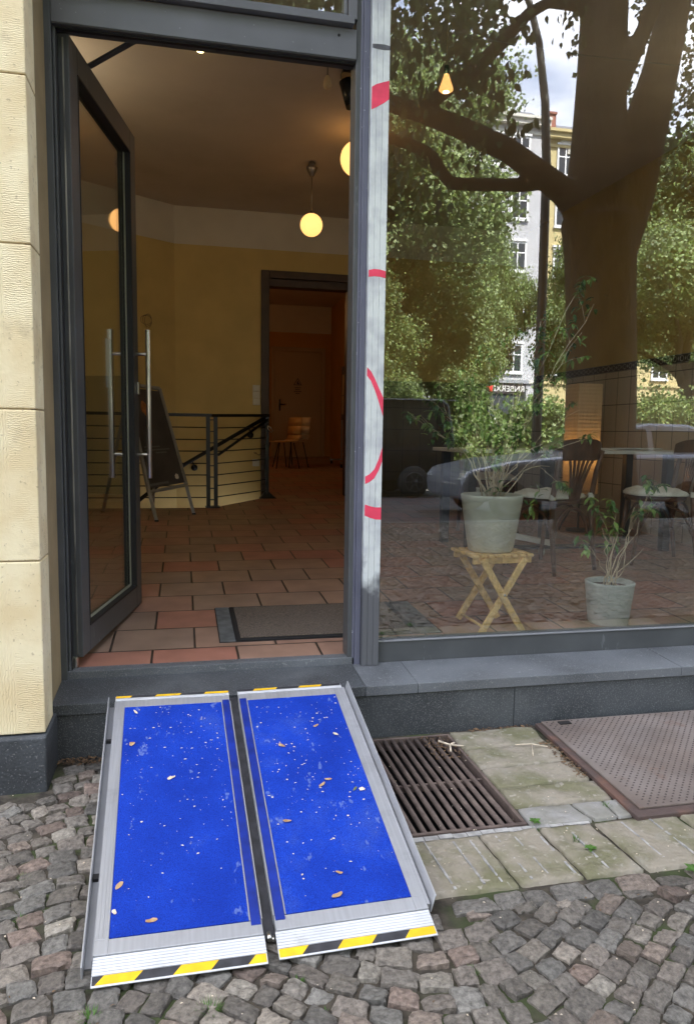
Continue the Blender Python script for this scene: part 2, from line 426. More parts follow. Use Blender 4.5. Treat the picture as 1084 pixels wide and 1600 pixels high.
def make_walltile():
    m = bpy.data.materials.new('wall_tiles'); m.use_nodes = True; MATS['wall_tiles'] = m
    n, l = nodes_of(m); p = n['Principled BSDF']; p.inputs['Roughness'].default_value = 0.3
    t = n.new('ShaderNodeTexCoord'); sep = n.new('ShaderNodeSeparateXYZ'); cmb = n.new('ShaderNodeCombineXYZ')
    l.new(t.outputs['Object'], sep.inputs[0]); l.new(sep.outputs['Y'], cmb.inputs['X']); l.new(sep.outputs['Z'], cmb.inputs['Y'])
    b = n.new('ShaderNodeTexBrick'); b.offset = 0.0
    b.inputs['Scale'].default_value = 1.0; b.inputs['Mortar Size'].default_value = 0.004
    b.inputs['Brick Width'].default_value = 0.21; b.inputs['Row Height'].default_value = 0.25
    b.inputs['Color1'].default_value = (0.50, 0.45, 0.36, 1); b.inputs['Color2'].default_value = (0.46, 0.41, 0.33, 1)
    b.inputs['Mortar'].default_value = (0.10, 0.09, 0.08, 1)
    l.new(cmb.outputs[0], b.inputs['Vector']); l.new(b.outputs['Color'], p.inputs['Base Color'])
make_walltile()
def make_darktile():
    m = MATS['wall_tiles'].copy(); m.name = 'dark_tiles'; MATS['dark_tiles'] = m
    n, l = nodes_of(m)
    for x in n:
        if x.type == 'TEX_BRICK':
            x.inputs['Color1'].default_value = (0.10, 0.085, 0.05, 1); x.inputs['Color2'].default_value = (0.085, 0.075, 0.045, 1); x.inputs['Mortar'].default_value = (0.03, 0.027, 0.02, 1)
        if x.type == 'COMBXYZ':
            sp2 = [q for q in n if q.type == 'SEPXYZ'][0]; l.new(sp2.outputs['X'], x.inputs['X'])
make_darktile()

# patina of the centre post: pale worn paint that ends near the foot
def make_patina():
    m = bpy.data.materials.new('post_patina'); m.use_nodes = True; MATS['post_patina'] = m
    n, l = nodes_of(m); p = n['Principled BSDF']; p.inputs['Roughness'].default_value = 0.38; p.inputs['Metallic'].default_value = 0.15
    t = n.new('ShaderNodeTexCoord'); sep = n.new('ShaderNodeSeparateXYZ'); l.new(t.outputs['Object'], sep.inputs[0])
    a = n.new('ShaderNodeTexNoise'); a.inputs['Scale'].default_value = 11; a.inputs['Detail'].default_value = 6; l.new(t.outputs['Object'], a.inputs['Vector'])
    r = n.new('ShaderNodeValToRGB'); r.color_ramp.elements[0].position = 0.32; r.color_ramp.elements[0].color = (0.50, 0.52, 0.55, 1)
    r.color_ramp.elements[1].position = 0.58; r.color_ramp.elements[1].color = (0.74, 0.78, 0.76, 1)
    l.new(a.outputs['Fac'], r.inputs['Fac'])
    z = n.new('ShaderNodeMath'); z.operation = 'MULTIPLY_ADD'; z.inputs[1].default_value = 0.45
    l.new(a.outputs['Fac'], z.inputs[0]); l.new(sep.outputs['Z'], z.inputs[2])
    mr = n.new('ShaderNodeMapRange'); mr.inputs['From Min'].default_value = 0.52; mr.inputs['From Max'].default_value = 0.66
    l.new(z.outputs[0], mr.inputs['Value'])
    x = n.new('ShaderNodeMixRGB'); x.inputs['Color1'].default_value = (0.13, 0.135, 0.145, 1)
    l.new(mr.outputs['Result'], x.inputs['Fac']); l.new(r.outputs['Color'], x.inputs['Color2'])
    l.new(x.outputs['Color'], p.inputs['Base Color'])
make_patina()

def make_sett():
    m = bpy.data.materials.new('sett_stone'); m.use_nodes = True; MATS['sett_stone'] = m
    n, l = nodes_of(m); p = n['Principled BSDF']; p.inputs['Roughness'].default_value = 0.72
    at = n.new('ShaderNodeAttribute'); at.attribute_name = 'tone'
    t = n.new('ShaderNodeTexCoord')
    a = n.new('ShaderNodeTexNoise'); a.inputs['Scale'].default_value = 70; a.inputs['Detail'].default_value = 8; a.inputs['Roughness'].default_value = 0.75
    l.new(t.outputs['Object'], a.inputs['Vector'])
    r = n.new('ShaderNodeValToRGB'); r.color_ramp.elements[0].position = 0.3; r.color_ramp.elements[0].color = (0.30, 0.28, 0.27, 1)
    r.color_ramp.elements[1].position = 0.72; r.color_ramp.elements[1].color = (2.0, 1.96, 1.9, 1)
    l.new(a.outputs['Fac'], r.inputs['Fac'])
    mu = n.new('ShaderNodeMixRGB'); mu.blend_type = 'MULTIPLY'; mu.inputs['Fac'].default_value = 1
    l.new(at.outputs['Color'], mu.inputs['Color1']); l.new(r.outputs['Color'], mu.inputs['Color2'])
    l.new(mu.outputs['Color'], p.inputs['Base Color'])
    bn = n.new('ShaderNodeBump'); bn.inputs['Strength'].default_value = 0.8; bn.inputs['Distance'].default_value = 0.005
    l.new(a.outputs['Fac'], bn.inputs['Height']); l.new(bn.outputs['Normal'], p.inputs['Normal'])
make_sett()
def make_joint():
    m = mat('joint_soil', (0.025, 0.020, 0.014), 0.95, col2=(0.075, 0.062, 0.044), vscale=30, bump=0.8, bscale=80)
    n, l = nodes_of(m); p = n['Principled BSDF']
    t = n.new('ShaderNodeTexCoord'); a = n.new('ShaderNodeTexNoise'); a.inputs['Scale'].default_value = 5; a.inputs['Detail'].default_value = 6
    l.new(t.outputs['Object'], a.inputs['Vector'])
    r = n.new('ShaderNodeValToRGB'); r.color_ramp.elements[0].position = 0.47; r.color_ramp.elements[1].position = 0.58
    l.new(a.outputs['Fac'], r.inputs['Fac'])
    x = n.new('ShaderNodeMixRGB'); x.inputs['Color2'].default_value = (0.040, 0.052, 0.016, 1)
    src = p.inputs['Base Color'].links[0].from_socket
    l.new(r.outputs['Color'], x.inputs['Fac']); l.new(src, x.inputs['Color1']); l.new(x.outputs['Color'], p.inputs['Base Color'])
make_joint()

# ------------------------------------------------------------------ mesh helpers
class MB:
    def __init__(s): s.v = []; s.f = []; s.m = []; s.sm = []
    def add(s, vs, fs, mi=0, smooth=False):
        o = len(s.v); s.v += [tuple(v) for v in vs]
        for f in fs: s.f.append(tuple(i + o for i in f)); s.m.append(mi); s.sm.append(smooth)
        return s
    def box(s, x0, x1, y0, y1, z0, z1, mi=0):
        vs = [(x, y, z) for z in (z0, z1) for y in (y0, y1) for x in (x0, x1)]
        return s.add(vs, [(0, 2, 3, 1), (4, 5, 7, 6), (0, 1, 5, 4), (2, 6, 7, 3), (0, 4, 6, 2), (1, 3, 7, 5)], mi)
    def hexa(s, b, t, mi=0):
        """b, t: four corners each, counter-clockwise from above"""
        return s.add(list(b) + list(t), [(3, 2, 1, 0), (4, 5, 6, 7), (0, 1, 5, 4), (1, 2, 6, 5), (2, 3, 7, 6), (3, 0, 4, 7)], mi)
    def obox(s, p0, p1, w, h, up=(0, 0, 1), mi=0):
        """bar from p0 to p1, width w across, height h along up"""
        p0, p1 = Vector(p0), Vector(p1); d = (p1 - p0).normalized(); up = Vector(up)
        a = d.cross(up)
        if a.length < 1e-4: a = d.cross(Vector((1, 0, 0)))
        a.normalize(); u = a.cross(d).normalized()
        q = lambda p: [p - a * w / 2 - u * h / 2, p + a * w / 2 - u * h / 2, p + a * w / 2 + u * h / 2, p - a * w / 2 + u * h / 2]
        A, B = q(p0), q(p1)
        return s.add(A + B, [(0, 1, 2, 3), (7, 6, 5, 4), (0, 4, 5, 1), (1, 5, 6, 2), (2, 6, 7, 3), (3, 7, 4, 0)], mi)
    def tube(s, pts, r, n=8, mi=0, caps=True):
        pts = [Vector(p) for p in pts]
        rs = r if isinstance(r, (list, tuple)) else [r] * len(pts)
        vs = []; ref = None
        for i, p in enumerate(pts):
            d = (pts[min(i + 1, len(pts) - 1)] - pts[max(i - 1, 0)]).normalized()
            if ref is None: ref = Vector((0, 0, 1)) if abs(d.z) < 0.9 else Vector((1, 0, 0))
            a = d.cross(ref).normalized(); b = a.cross(d).normalized(); ref = b
            for k in range(n):
                t = 2 * math.pi * k / n
                vs.append(p + (a * math.cos(t) + b * math.sin(t)) * rs[i])
        fs = [(i * n + k, i * n + (k + 1) % n, (i + 1) * n + (k + 1) % n, (i + 1) * n + k) for i in range(len(pts) - 1) for k in range(n)]
        s.add(vs, fs, mi, True)
        if caps:
            o = len(s.v) - len(vs)
            for base, rev in ((0, True), ((len(pts) - 1) * n, False)):
                f = [o + base + k for k in range(n)]
                s.f.append(tuple(reversed(f)) if not rev else tuple(f)); s.m.append(mi); s.sm.append(False)
        return s
    def lathe(s, prof, c=(0, 0, 0), n=24, mi=0, axis='z'):
        vs = []
        for r, z in prof:
            for k in range(n):
                t = 2 * math.pi * k / n
                if axis == 'z': vs.append((c[0] + r * math.cos(t), c[1] + r * math.sin(t), c[2] + z))
                elif axis == 'y': vs.append((c[0] + r * math.cos(t), c[1] + z, c[2] + r * math.sin(t)))
                else: vs.append((c[0] + z, c[1] + r * math.cos(t), c[2] + r * math.sin(t)))
        fs = [(i * n + k, i * n + (k + 1) % n, (i + 1) * n + (k + 1) % n, (i + 1) * n + k) for i in range(len(prof) - 1) for k in range(n)]
        return s.add(vs, fs, mi, True)
    def prism(s, poly, a0, a1, axis='y', mi=0):
        """poly in the two other axes, extruded along axis"""
        P = {'x': lambda u, v, w: (w, u, v), 'y': lambda u, v, w: (u, w, v), 'z': lambda u, v, w: (u, v, w)}[axis]
        n = len(poly)
        vs = [P(u, v, a0) for u, v in poly] + [P(u, v, a1) for u, v in poly]
        fs = [tuple(range(n)), tuple(range(2 * n - 1, n - 1, -1))] + [(i, i + n, (i + 1) % n + n, (i + 1) % n) for i in range(n)]
        return s.add(vs, fs, mi)
    def quad(s, a, b, c, d, mi=0): return s.add([a, b, c, d], [(0, 1, 2, 3)], mi)

LOC = {}
def link_mesh(name, me, parent=None):
    o = bpy.data.objects.new(name, me); COL.objects.link(o)
    if parent is not None: o.parent = parent
    return o
def root_of(o):
    while o.parent is not None: o = o.parent
    return o
def obj(name, mb, mats, parent=None, local=False, bevel=0.0, seg=2, fixn=True):
    off = Vector((0, 0, 0))
    if parent is not None and not local: off = Vector(root_of(parent).location)
    me = bpy.data.meshes.new(name)
    me.from_pydata([tuple(Vector(v) - off) for v in mb.v] if off.length else mb.v, [], mb.f)
    if isinstance(mats, str): mats = [mats]
    for k in mats: me.materials.append(MATS[k])
    me.polygons.foreach_set('material_index', mb.m)
    me.polygons.foreach_set('use_smooth', mb.sm)
    me.update()
    if fixn:
        bm = bmesh.new(); bm.from_mesh(me)
        bmesh.ops.recalc_face_normals(bm, faces=bm.faces); bm.to_mesh(me); bm.free()
    o = link_mesh(name, me, parent)
    if bevel > 0:
        b = o.modifiers.new('bevel', 'BEVEL'); b.width = bevel; b.segments = seg; b.limit_method = 'ANGLE'; b.angle_limit = math.radians(40)
    return o
def tag(o, label=None, cat=None, group=None, kind=None):
    if label: o['label'] = label
    if cat: o['category'] = cat
    if group: o['group'] = group
    if kind: o['kind'] = kind
    return o
def thing(name, loc, label, cat, group=None, rz=0.0):
    o = bpy.data.objects.new(name, None); COL.objects.link(o)
    o.location = loc; o.rotation_euler = (0, 0, rz); o.empty_display_size = 0.1
    return tag(o, label, cat, group)
def struct(name, mb, mats, **k): return tag(obj(name, mb, mats, **k), kind='structure')
def copy_tree(o, parent=None):
    c = o.copy(); COL.objects.link(c); c.parent = parent
    for ch in [x for x in o.children]: copy_tree(ch, c)
    return c
def fast_mesh(name, V, F, mats, mi=None, smooth=False, attr=None):
    """numpy mesh with quads only. V (n,3), F (m,4)"""
    me = bpy.data.meshes.new(name)
    me.vertices.add(len(V)); me.vertices.foreach_set('co', V.astype(np.float32).ravel())
    me.loops.add(F.size); me.loops.foreach_set('vertex_index', F.astype(np.int32).ravel())
    me.polygons.add(len(F)); me.polygons.foreach_set('loop_start', np.arange(0, F.size, F.shape[1], dtype=np.int32))
    me.polygons.foreach_set('loop_total', np.full(len(F), F.shape[1], np.int32))
    for k in mats: me.materials.append(MATS[k])
    if mi is not None: me.polygons.foreach_set('material_index', mi.astype(np.int32))
    me.polygons.foreach_set('use_smooth', np.full(len(F), smooth))
    me.update(calc_edges=True)
    if attr is not None:
        a = me.color_attributes.new('tone', 'FLOAT_COLOR', 'POINT')
        a.data.foreach_set('color', attr.astype(np.float32).ravel())
    return me
def text_mesh(s, size, depth=0.002, align='CENTER'):
    cu = bpy.data.curves.new('txt', 'FONT'); cu.body = s; cu.size = size; cu.extrude = depth / 2; cu.align_x = align; cu.align_y = 'CENTER'
    o = bpy.data.objects.new('txt', cu); COL.objects.link(o)
    me = bpy.data.meshes.new_from_object(o.evaluated_get(bpy.context.evaluated_depsgraph_get()))
    bpy.data.objects.remove(o); bpy.data.curves.remove(cu)
    return me

# ================================================================== GROUND
GZ = -0.245
S = 0.038                                   # the shop floor rises gently inwards
base = MB()
for x0, x1, y0, y1 in ((-30, 0.60, -6.5, -0.2), (1.03, 45, -6.5, -0.2), (0.60, 1.03, -6.5, -0.99), (0.60, 1.03, -0.288, -0.2)):
    base.box(x0, x1, y0, y1, -0.6, GZ - 0.0105)
struct('pavement_bed', base, 'joint_soil')
k = MB()
for i in range(60):
    x = -25 + i * 1.0
    k.box(x + 0.004, x + 0.996, -6.66, -6.505, -0.6, GZ - 0.002)
struct('kerb', k, 'kerb_stone', bevel=0.012)
struct('road', MB().box(-70, 110, -13.4, -6.665, -0.8, -0.365), 'asphalt')
struct('median_path', MB().box(-70, 110, -17.0, -13.4, -0.8, -0.30), 'dust_path')
struct('median_grass', MB().box(-70, 110, -26.0, -17.0, -0.8, -0.29), 'grass_ground')
struct('far_road', MB().box(-70, 110, -44.0, -26.0, -0.8, -0.37), 'asphalt')
struct('far_pavement', MB().box(-70, 110, -110.0, -44.0, -0.8, -0.25), 'dust_path')

def sett_mesh(name, stones, grid, zoff=0.0, smooth=False):
    """stones: list (cx, cy, hw, hh, ang)"""
    N = len(stones); st = np.array(stones); g = np.array(grid); n = len(g)
    U, W = np.meshgrid(g, g, indexing='ij')
    # squircle rounding of corners
    e = np.maximum(np.abs(U), np.abs(W)); k_ = 0.055
    u = U * np.sqrt(1 - k_ * 2 * W ** 2 / 2); w = W * np.sqrt(1 - k_ * 2 * U ** 2 / 2)
    rr = RNG
    cj = rr.uniform(-0.19, 0.19, (N, 4, 2))
    bl = lambda c: ((1 - U) * (1 - W) / 4)[None, :, :] * c[:, 0, None, None] + ((1 + U) * (1 - W) / 4)[None] * c[:, 1, None, None] + ((1 + U) * (1 + W) / 4)[None] * c[:, 2, None, None] + ((1 - U) * (1 + W) / 4)[None] * c[:, 3, None, None]
    px = (u[None] + bl(cj[:, :, 0])) * st[:, 2, None, None]
    py = (w[None] + bl(cj[:, :, 1])) * st[:, 3, None, None]
    px += rr.normal(0, 0.0013, px.shape); py += rr.normal(0, 0.0013, py.shape)
    ca, sa = np.cos(st[:, 4]), np.sin(st[:, 4])
    X = st[:, 0, None, None] + px * ca[:, None, None] - py * sa[:, None, None]
    Y = st[:, 1, None, None] + px * sa[:, None, None] + py * ca[:, None, None]
    h0 = rr.normal(0, 0.0022, N)[:, None, None]
    tx = rr.normal(0, 0.0032, N)[:, None, None]; ty = rr.normal(0, 0.0032, N)[:, None, None]
    dome = -0.0025 * (U ** 4 + W ** 4)[None]
    Z = GZ + zoff + h0 + dome + tx * U[None] + ty * W[None] + rr.normal(0, 0.0010, X.shape)
    Z = np.where(e[None] > 0.99, GZ - 0.034, Z)
    Z = np.where((e[None] > 0.85) & (e[None] <= 0.99), Z - 0.0022, Z)
    V = np.stack([X, Y, Z], -1).reshape(-1, 3)
    idx = np.arange(n * n).reshape(n, n)
    q = np.stack([idx[:-1, :-1], idx[1:, :-1], idx[1:, 1:], idx[:-1, 1:]], -1).reshape(-1, 4)
    F = (q[None] + (np.arange(N) * n * n)[:, None, None]).reshape(-1, 4)
    pal = np.array([(0.128, 0.113, 0.106), (0.150, 0.124, 0.114), (0.170, 0.122, 0.104), (0.105, 0.100, 0.100), (0.195, 0.165, 0.145), (0.170, 0.108, 0.092), (0.135, 0.135, 0.138), (0.142, 0.123, 0.110), (0.22, 0.20, 0.18)])
    pr = np.array([.2, .18, .1, .16, .07, .06, .1, .1, .03]); c = pal[rr.choice(len(pal), N, p=pr / pr.sum())]; c = (c * 0.48 + c.mean(1, keepdims=True) * np.array([1.06, 1.0, 0.93]) * 0.52) * rr.uniform(0.70, 1.28, (N, 1)) * np.array([1.0, 0.995, 0.92])
    C = np.ones((N, n * n, 4)); C[:, :, :3] = c[:, None, :]
    me = fast_mesh(name, V, F, ['sett_stone'], smooth=smooth, attr=C.reshape(-1, 4))
    return link_mesh(name, me)

def sett_ok(x, y):
    if x > 0.62 and y > -1.372: return False
    if x <= -0.44: return y < -0.545
    return y < -0.305
P_ = 1.7; A_ = 0.21
def arc(x, t):
    ph = 2 * math.pi * (x + 0.25) / P_
    return t + A_ * math.cos(ph), -A_ * 2 * math.pi / P_ * math.sin(ph)
near, far = [], []
t = -7.0; row = 0
while t < 0.4:
    x = -6.0 + random.uniform(0, 0.08)
    while x < 8.2:
        w = random.uniform(0.052, 0.090)
        y, sl_ = arc(x + w / 2, t)
        a = math.atan(sl_); ca = math.cos(a)
        w2 = w * ca
        cx = x + w2 / 2
        y, sl_ = arc(cx, t)
        if cx > 0.66 and -1.372 < y < -1.345: near.append((cx, -1.358, w / 2 * 0.95, 0.017, random.uniform(-.06, .06)))
        if -6.42 < y and sett_ok(cx, y):
            s_ = (cx, y, w / 2 * 0.972, 0.0325 * ca * 0.975, a + random.uniform(-0.04, 0.04))
            if -1.5 < cx < 3.0 and y > -2.25: near.append(s_)
            else: far.append(s_)
        x += w2
    t += 0.0635; row += 1
# straight border course along the slabs and against the step
x = 0.66
while x < 4.5:
    w = random.uniform(0.075, 0.12); near.append((x + w / 2, -1.325, w / 2 * 0.95, 0.034, random.uniform(-0.03, 0.03))); x += w
pav = sett_mesh('sett_pavement', near, [-1, -0.93, -0.72, -0.36, 0, 0.36, 0.72, 0.93, 1])
tag(pav, kind='structure')
tag(sett_mesh('outer_sett_pavement', far, [-1, -0.86, 0, 0.86, 1], smooth=True), kind='structure')

# natural stone slabs between grate and plate, and the grooved band in front
def rough_slab(mb, c, z, mi=0, amp=0.0022, nx=10, ny=8, seed=0):
    """c: four corners ccw; top is an uneven worn grid with rounded arrises"""
    rr = random.Random(seed); ph = [(rr.uniform(8, 60), rr.uniform(8, 60), rr.uniform(0, 6.3)) for _ in range(5)]
    nz_ = lambda x, y: sum(math.sin(a_ * x + b_2 * y + p_) for a_, b_2, p_ in ph) / 3.0
    ub = [0, .015, .05] + [.05 + .9 * i / (nx - 1) for i in range(1, nx - 1)] + [.95, .985, 1]
    vb = [0, .02, .06] + [.06 + .88 * i / (ny - 1) for i in range(1, ny - 1)] + [.94, .98, 1]
    vs = []; n1, n2 = len(ub), len(vb)
    for i, u in enumerate(ub):
        for j, v in enumerate(vb):
            x = (c[0][0] * (1 - u) + c[1][0] * u) * (1 - v) + (c[3][0] * (1 - u) + c[2][0] * u) * v
            y = (c[0][1] * (1 - u) + c[1][1] * u) * (1 - v) + (c[3][1] * (1 - u) + c[2][1] * u) * v
            e = min(i, n1 - 1 - i, j, n2 - 1 - j)
            zz = z + amp * nz_(x, y) + rr.gauss(0, .0004) - (0.05 if e == 0 else 0.0025 if e == 1 else 0)
            if e <= 1: x += rr.gauss(0, .0012); y += rr.gauss(0, .0012)
            vs.append((x, y, zz))
    mb.add(vs, [(i * n2 + j, (i + 1) * n2 + j, (i + 1) * n2 + j + 1, i * n2 + j + 1) for i in range(n1 - 1) for j in range(n2 - 1)], mi, True)
sb = MB()
yy = [-0.272, -0.44, -0.60, -0.755, -0.885]
for i in range(4):
    a, b = yy[i], yy[i + 1]
    j = random.uniform(-0.006, 0.006)
    rough_slab(sb, [(1.033, b + 0.003), (1.385, b + 0.003 + j), (1.395, a - 0.002), (1.033, a - 0.002 - j)], GZ + random.uniform(-.002, .002), 0, .004, 16, 8, i)
rough_slab(sb, [(1.036, -0.998), (1.245, -1.005), (1.225, -0.893), (1.04, -0.889)], GZ, 1, .003, 10, 6, 11)
rough_slab(sb, [(1.25, -1.002), (1.33, -1.0), (1.335, -0.90), (1.232, -0.892)], GZ, 1, .003, 5, 6, 12)
rough_slab(sb, [(1.336, -1.0), (1.385, -1.0), (1.385, -0.90), (1.341, -0.90)], GZ, 1, .003, 5, 6, 13)
struct('stone_slabs', sb, ['slab', 'slab_grey'])
gb = MB()
blocks = [(0.55, 0.855), (0.857, 1.042), (1.05, 1.225), (1.235, 1.52), (1.527, 1.80), (1.806, 2.1), (2.106, 2.5), (2.506, 3.0)]
for i, (a, b) in enumerate(blocks):
    q = -1.276 + random.uniform(-0.006, 0.005); sk = 0.016
    rough_slab(gb, [(a + sk, q), (b + sk - .001, q), (b - .001, -1.013), (a, -1.013)], GZ + random.uniform(-.002, .002), 0, .003, 12, 10, 20 + i)
struct('stone_band', gb, 'slab')
edges = [0.60, 0.68, 0.765, 0.815, 0.90, 0.955, 1.03, 1.135, 1.225, 1.32, 1.42, 1.62, 1.72, 1.92, 2.02, 2.25, 2.4]
mo = MB()
for i in range(1, len(edges) - 1):
    if random.random() < 0.95:
        a = edges[i]; y0 = -1.268 + random.uniform(0, .02); y1 = -1.022 - random.uniform(0, .03)
        f_ = lambda y: a + 0.012 * (y + 1.015) / -0.257
        n_m = 20
        for q_ in range(n_m):
            if random.random() < 0.05: continue
            ya, yb2 = y0 + (y1 - y0) * q_ / n_m, y0 + (y1 - y0) * (q_ + 1) / n_m; wj = random.uniform(.0016, .0036)
            mo.box(min(f_(ya), f_(yb2)) - wj, max(f_(ya), f_(yb2)) + wj, ya, yb2, GZ - .01, GZ + .0022 + random.uniform(-.001, .001))
for i in range(14):
    xx = 0.60 + i * 0.045
    mo.box(xx, xx + 0.043, -1.012 - random.uniform(0, .004), -0.992, -0.4, GZ - random.uniform(0.001, 0.004))
struct('mortar_joints', mo, 'mortar_white')

# ================================================================== SHOP BUILDING
ZS = 0.95 / 0.95
shop = thing('shop_building', (0, 0, 0), 'cream stone shop front with grey metal door frame and large window', 'building')
# pillar with rusticated blocks
pl = MB()
zs = [-0.062, 0.52, 1.01, 1.52, 2.02, 2.52, 3.02, 3.52]
for i in range(len(zs) - 1):
    pl.box(-2.6, -0.457, -0.45, -0.30, zs[i] + 0.002, zs[i + 1] - 0.002)
obj('stone_pillar', pl, 'combed_stone', shop, bevel=0.004)
obj('pillar_core', MB().box(-2.59, -0.472, -0.446, 0.27, -0.06, 3.5), 'reveal', shop, bevel=0.004)
obj('pillar_plinth', MB().box(-2.6, -0.452, -0.475, -0.12, -0.6, -0.066), 'stone_base', shop, bevel=0.006)
# step: risers + tread slabs
st = MB()
st.box(-0.4715, 0.2, -0.249, 0.0, -0.6, -0.082).box(0.203, 1.325, -0.249, 0.0, -0.6, -0.082).box(1.328, 2.25, -0.249, 0.0, -0.6, -0.082).box(2.253, 4.6, -0.249, 0, -0.6, -0.082)
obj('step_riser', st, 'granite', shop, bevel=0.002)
tr = MB()
def tread(x0, x1, mi=0):
    tr.hexa([(x0, -0.256, -0.08), (x1, -0.256, -0.08), (x1, 0.02, -0.08), (x0, 0.02, -0.08)],
            [(x0, -0.256, -0.040), (x1, -0.256, -0.040), (x1, 0.02, -0.026), (x0, 0.02, -0.026)], mi)
tread(-0.4712, 0.69); tread(0.692, 0.905, 1); tread(0.907, 2.1, 1); tread(2.102, 3.3, 1); tread(3.302, 4.6, 1)
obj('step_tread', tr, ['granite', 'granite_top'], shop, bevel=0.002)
obj('threshold', MB().box(-0.456, 0.70, -0.008, 0.05, -0.03, 0.003), 'granite_top', shop, bevel=0.002)
# door frame
df = MB()
df.box(-0.485, -0.448, -0.012, 0.06, -0.035, 3.3)                 # left jamb face
df.box(-0.447, -0.437, 0.004, 0.055, -0.03, 2.39)                 # inner rebate
df.box(0.6715, 0.70, -0.004, 0.09, -0.035, 3.3)                     # right jamb
df.box(-0.447, 0.671, -0.010, 0.07, 2.391, 2.505)                 # lintel
obj('door_frame', df, 'grey_paint', shop, bevel=0.003)
obj('door_seal', MB().box(-0.4365, -0.433, 0.01, 0.04, -0.02, 2.385).box(-0.43, 0.668, 0.012, 0.03, 2.386, 2.3905), 'rubber', shop)
li = MB(); li.box(-0.447, 0.6705, -0.0135, -0.0105, 2.395, 2.503)
obj('lintel_cover', li, 'grey_paint_light', shop, bevel=0.001)
sc_ = MB()
for x in (-0.40, 0.60):
    sc_ = MB(); sc_.lathe([(0.0001, -0.0015), (0.005, -0.0015), (0.005, 0.002)], (x, -0.0145, 2.475), 12, axis='y'); obj('screw', sc_, 'rubber', shop)
tb = MB(); tb.box(-0.447, 0.655, -0.045, -0.002, 2.508, 2.535)
tb.box(-0.40, 0.632, -0.02, 0.0, 2.537, 2.552).box(0.62, 0.632, -0.02, 0.0, 2.5525, 3.25).box(-0.447, -0.40, -0.02, 0.02, 2.537, 3.25).box(0.636, 0.671, -0.02, 0.02, 2.537, 3.25)
obj('transom_frame', tb, 'grey_paint_light', shop, bevel=0.002)
obj('transom_pane', MB().box(-0.399, 0.6195, 0.004, 0.010, 2.54, 3.25), 'window_glass', shop)
# centre post: bluish jamb and pale worn cover with graffiti
obj('post_jamb', MB().box(0.7005, 0.7245, -0.012, 0.09, -0.035, 3.3).box(0.690, 0.700, -0.008, -0.0045, -0.03, 3.3), 'blue_grey_paint', shop, bevel=0.003)
pc = MB()
for a, b in ((0.7275, 0.7475), (0.7487, 0.7715), (0.7727, 0.7975)):
    pc.box(a, b, -0.0405, -0.038, -0.028, 3.3)
pc.box(0.7262, 0.799, -0.037, 0.03, -0.028, 3.3)
post = obj('window_post', pc, 'post_patina', shop, bevel=0.0012)
def stroke(cols, m_='graffiti', nm='graffiti'):
    """cols: (x, z_low, z_high) samples across the post"""
    g_ = MB(); sub = []
    for i in range(len(cols) - 1):
        for k_ in range(5):
            f0, f1 = k_ / 5, (k_ + 1) / 5
            sub.append(tuple(tuple(cols[i][j] * (1 - f) + cols[i + 1][j] * f for j in range(3)) for f in (f0, f1)))
    for p, q in sub: g_.quad((p[0], -0.0412, p[1]), (q[0], -0.0412, q[1]), (q[0], -0.0412, q[2]), (p[0], -0.0412, p[2]))
    obj(nm, g_, m_, post)
stroke([(0.7275, 2.205, 2.288), (0.745, 2.214, 2.300), (0.775, 2.232, 2.311), (0.7975, 2.249, 2.318)])
stroke([(0.7275, 1.570, 1.597), (0.75, 1.574, 1.602), (0.775, 1.573, 1.601), (0.7975, 1.568, 1.596)])
stroke([(0.7275, 1.182, 1.216), (0.745, 1.160, 1.198), (0.76, 1.128, 1.172), (0.775, 1.088, 1.140), (0.7975, 1.020, 1.095)])
stroke([(0.7275, 0.742, 0.773), (0.745, 0.750, 0.782), (0.765, 0.765, 0.802), (0.782, 0.795, 0.842), (0.7975, 0.835, 0.892)])
stroke([(0.7275, 0.612, 0.658), (0.75, 0.602, 0.650), (0.775, 0.595, 0.645), (0.7975, 0.594, 0.645)])
stroke([(0.7275, 2.432, 2.446), (0.745, 2.429, 2.448), (0.775, 2.428, 2.449), (0.7975, 2.430, 2.446)], 'spray_grey', 'spray_mark')
# reveal lining between pillar and frame
rv = MB(); rv.hexa([(-0.4725, -0.40, -0.04), (-0.4715, -0.40, -0.04), (-0.4845, -0.001, -0.04), (-0.52, -0.001, -0.04)],
                   [(-0.4725, -0.40, 3.4), (-0.4715, -0.40, 3.4), (-0.4845, -0.001, 3.4), (-0.52, -0.001, 3.4)])
obj('reveal_plaster', rv, 'reveal', shop)
for pg in ([(-0.4848, 2.12), (-0.4800, 2.03), (-0.4785, 1.93), (-0.4795, 1.83), (-0.4848, 1.74)], [(-0.4848, 1.37), (-0.4815, 1.33), (-0.4848, 1.28)], [(-0.4848, 0.96), (-0.4805, 0.86), (-0.4848, 0.72)]):
    obj('frame_graffiti', MB().prism(pg, -0.0128, -0.0122, 'y'), 'graffiti', shop)
for pg in ([(-0.0300, 2.16), (-0.0125, 2.17), (-0.0125, 1.72), (-0.033, 1.80), (-0.044, 1.95), (-0.040, 2.08)],
           [(-0.024, 1.40), (-0.0125, 1.42), (-0.0125, 1.22), (-0.022, 1.26)],
           [(-0.026, 0.98), (-0.0125, 1.0), (-0.0125, 0.66), (-0.024, 0.72)]):
    obj('reveal_graffiti', MB().prism(pg, -0.4847, -0.4815, 'x'), 'graffiti', shop)
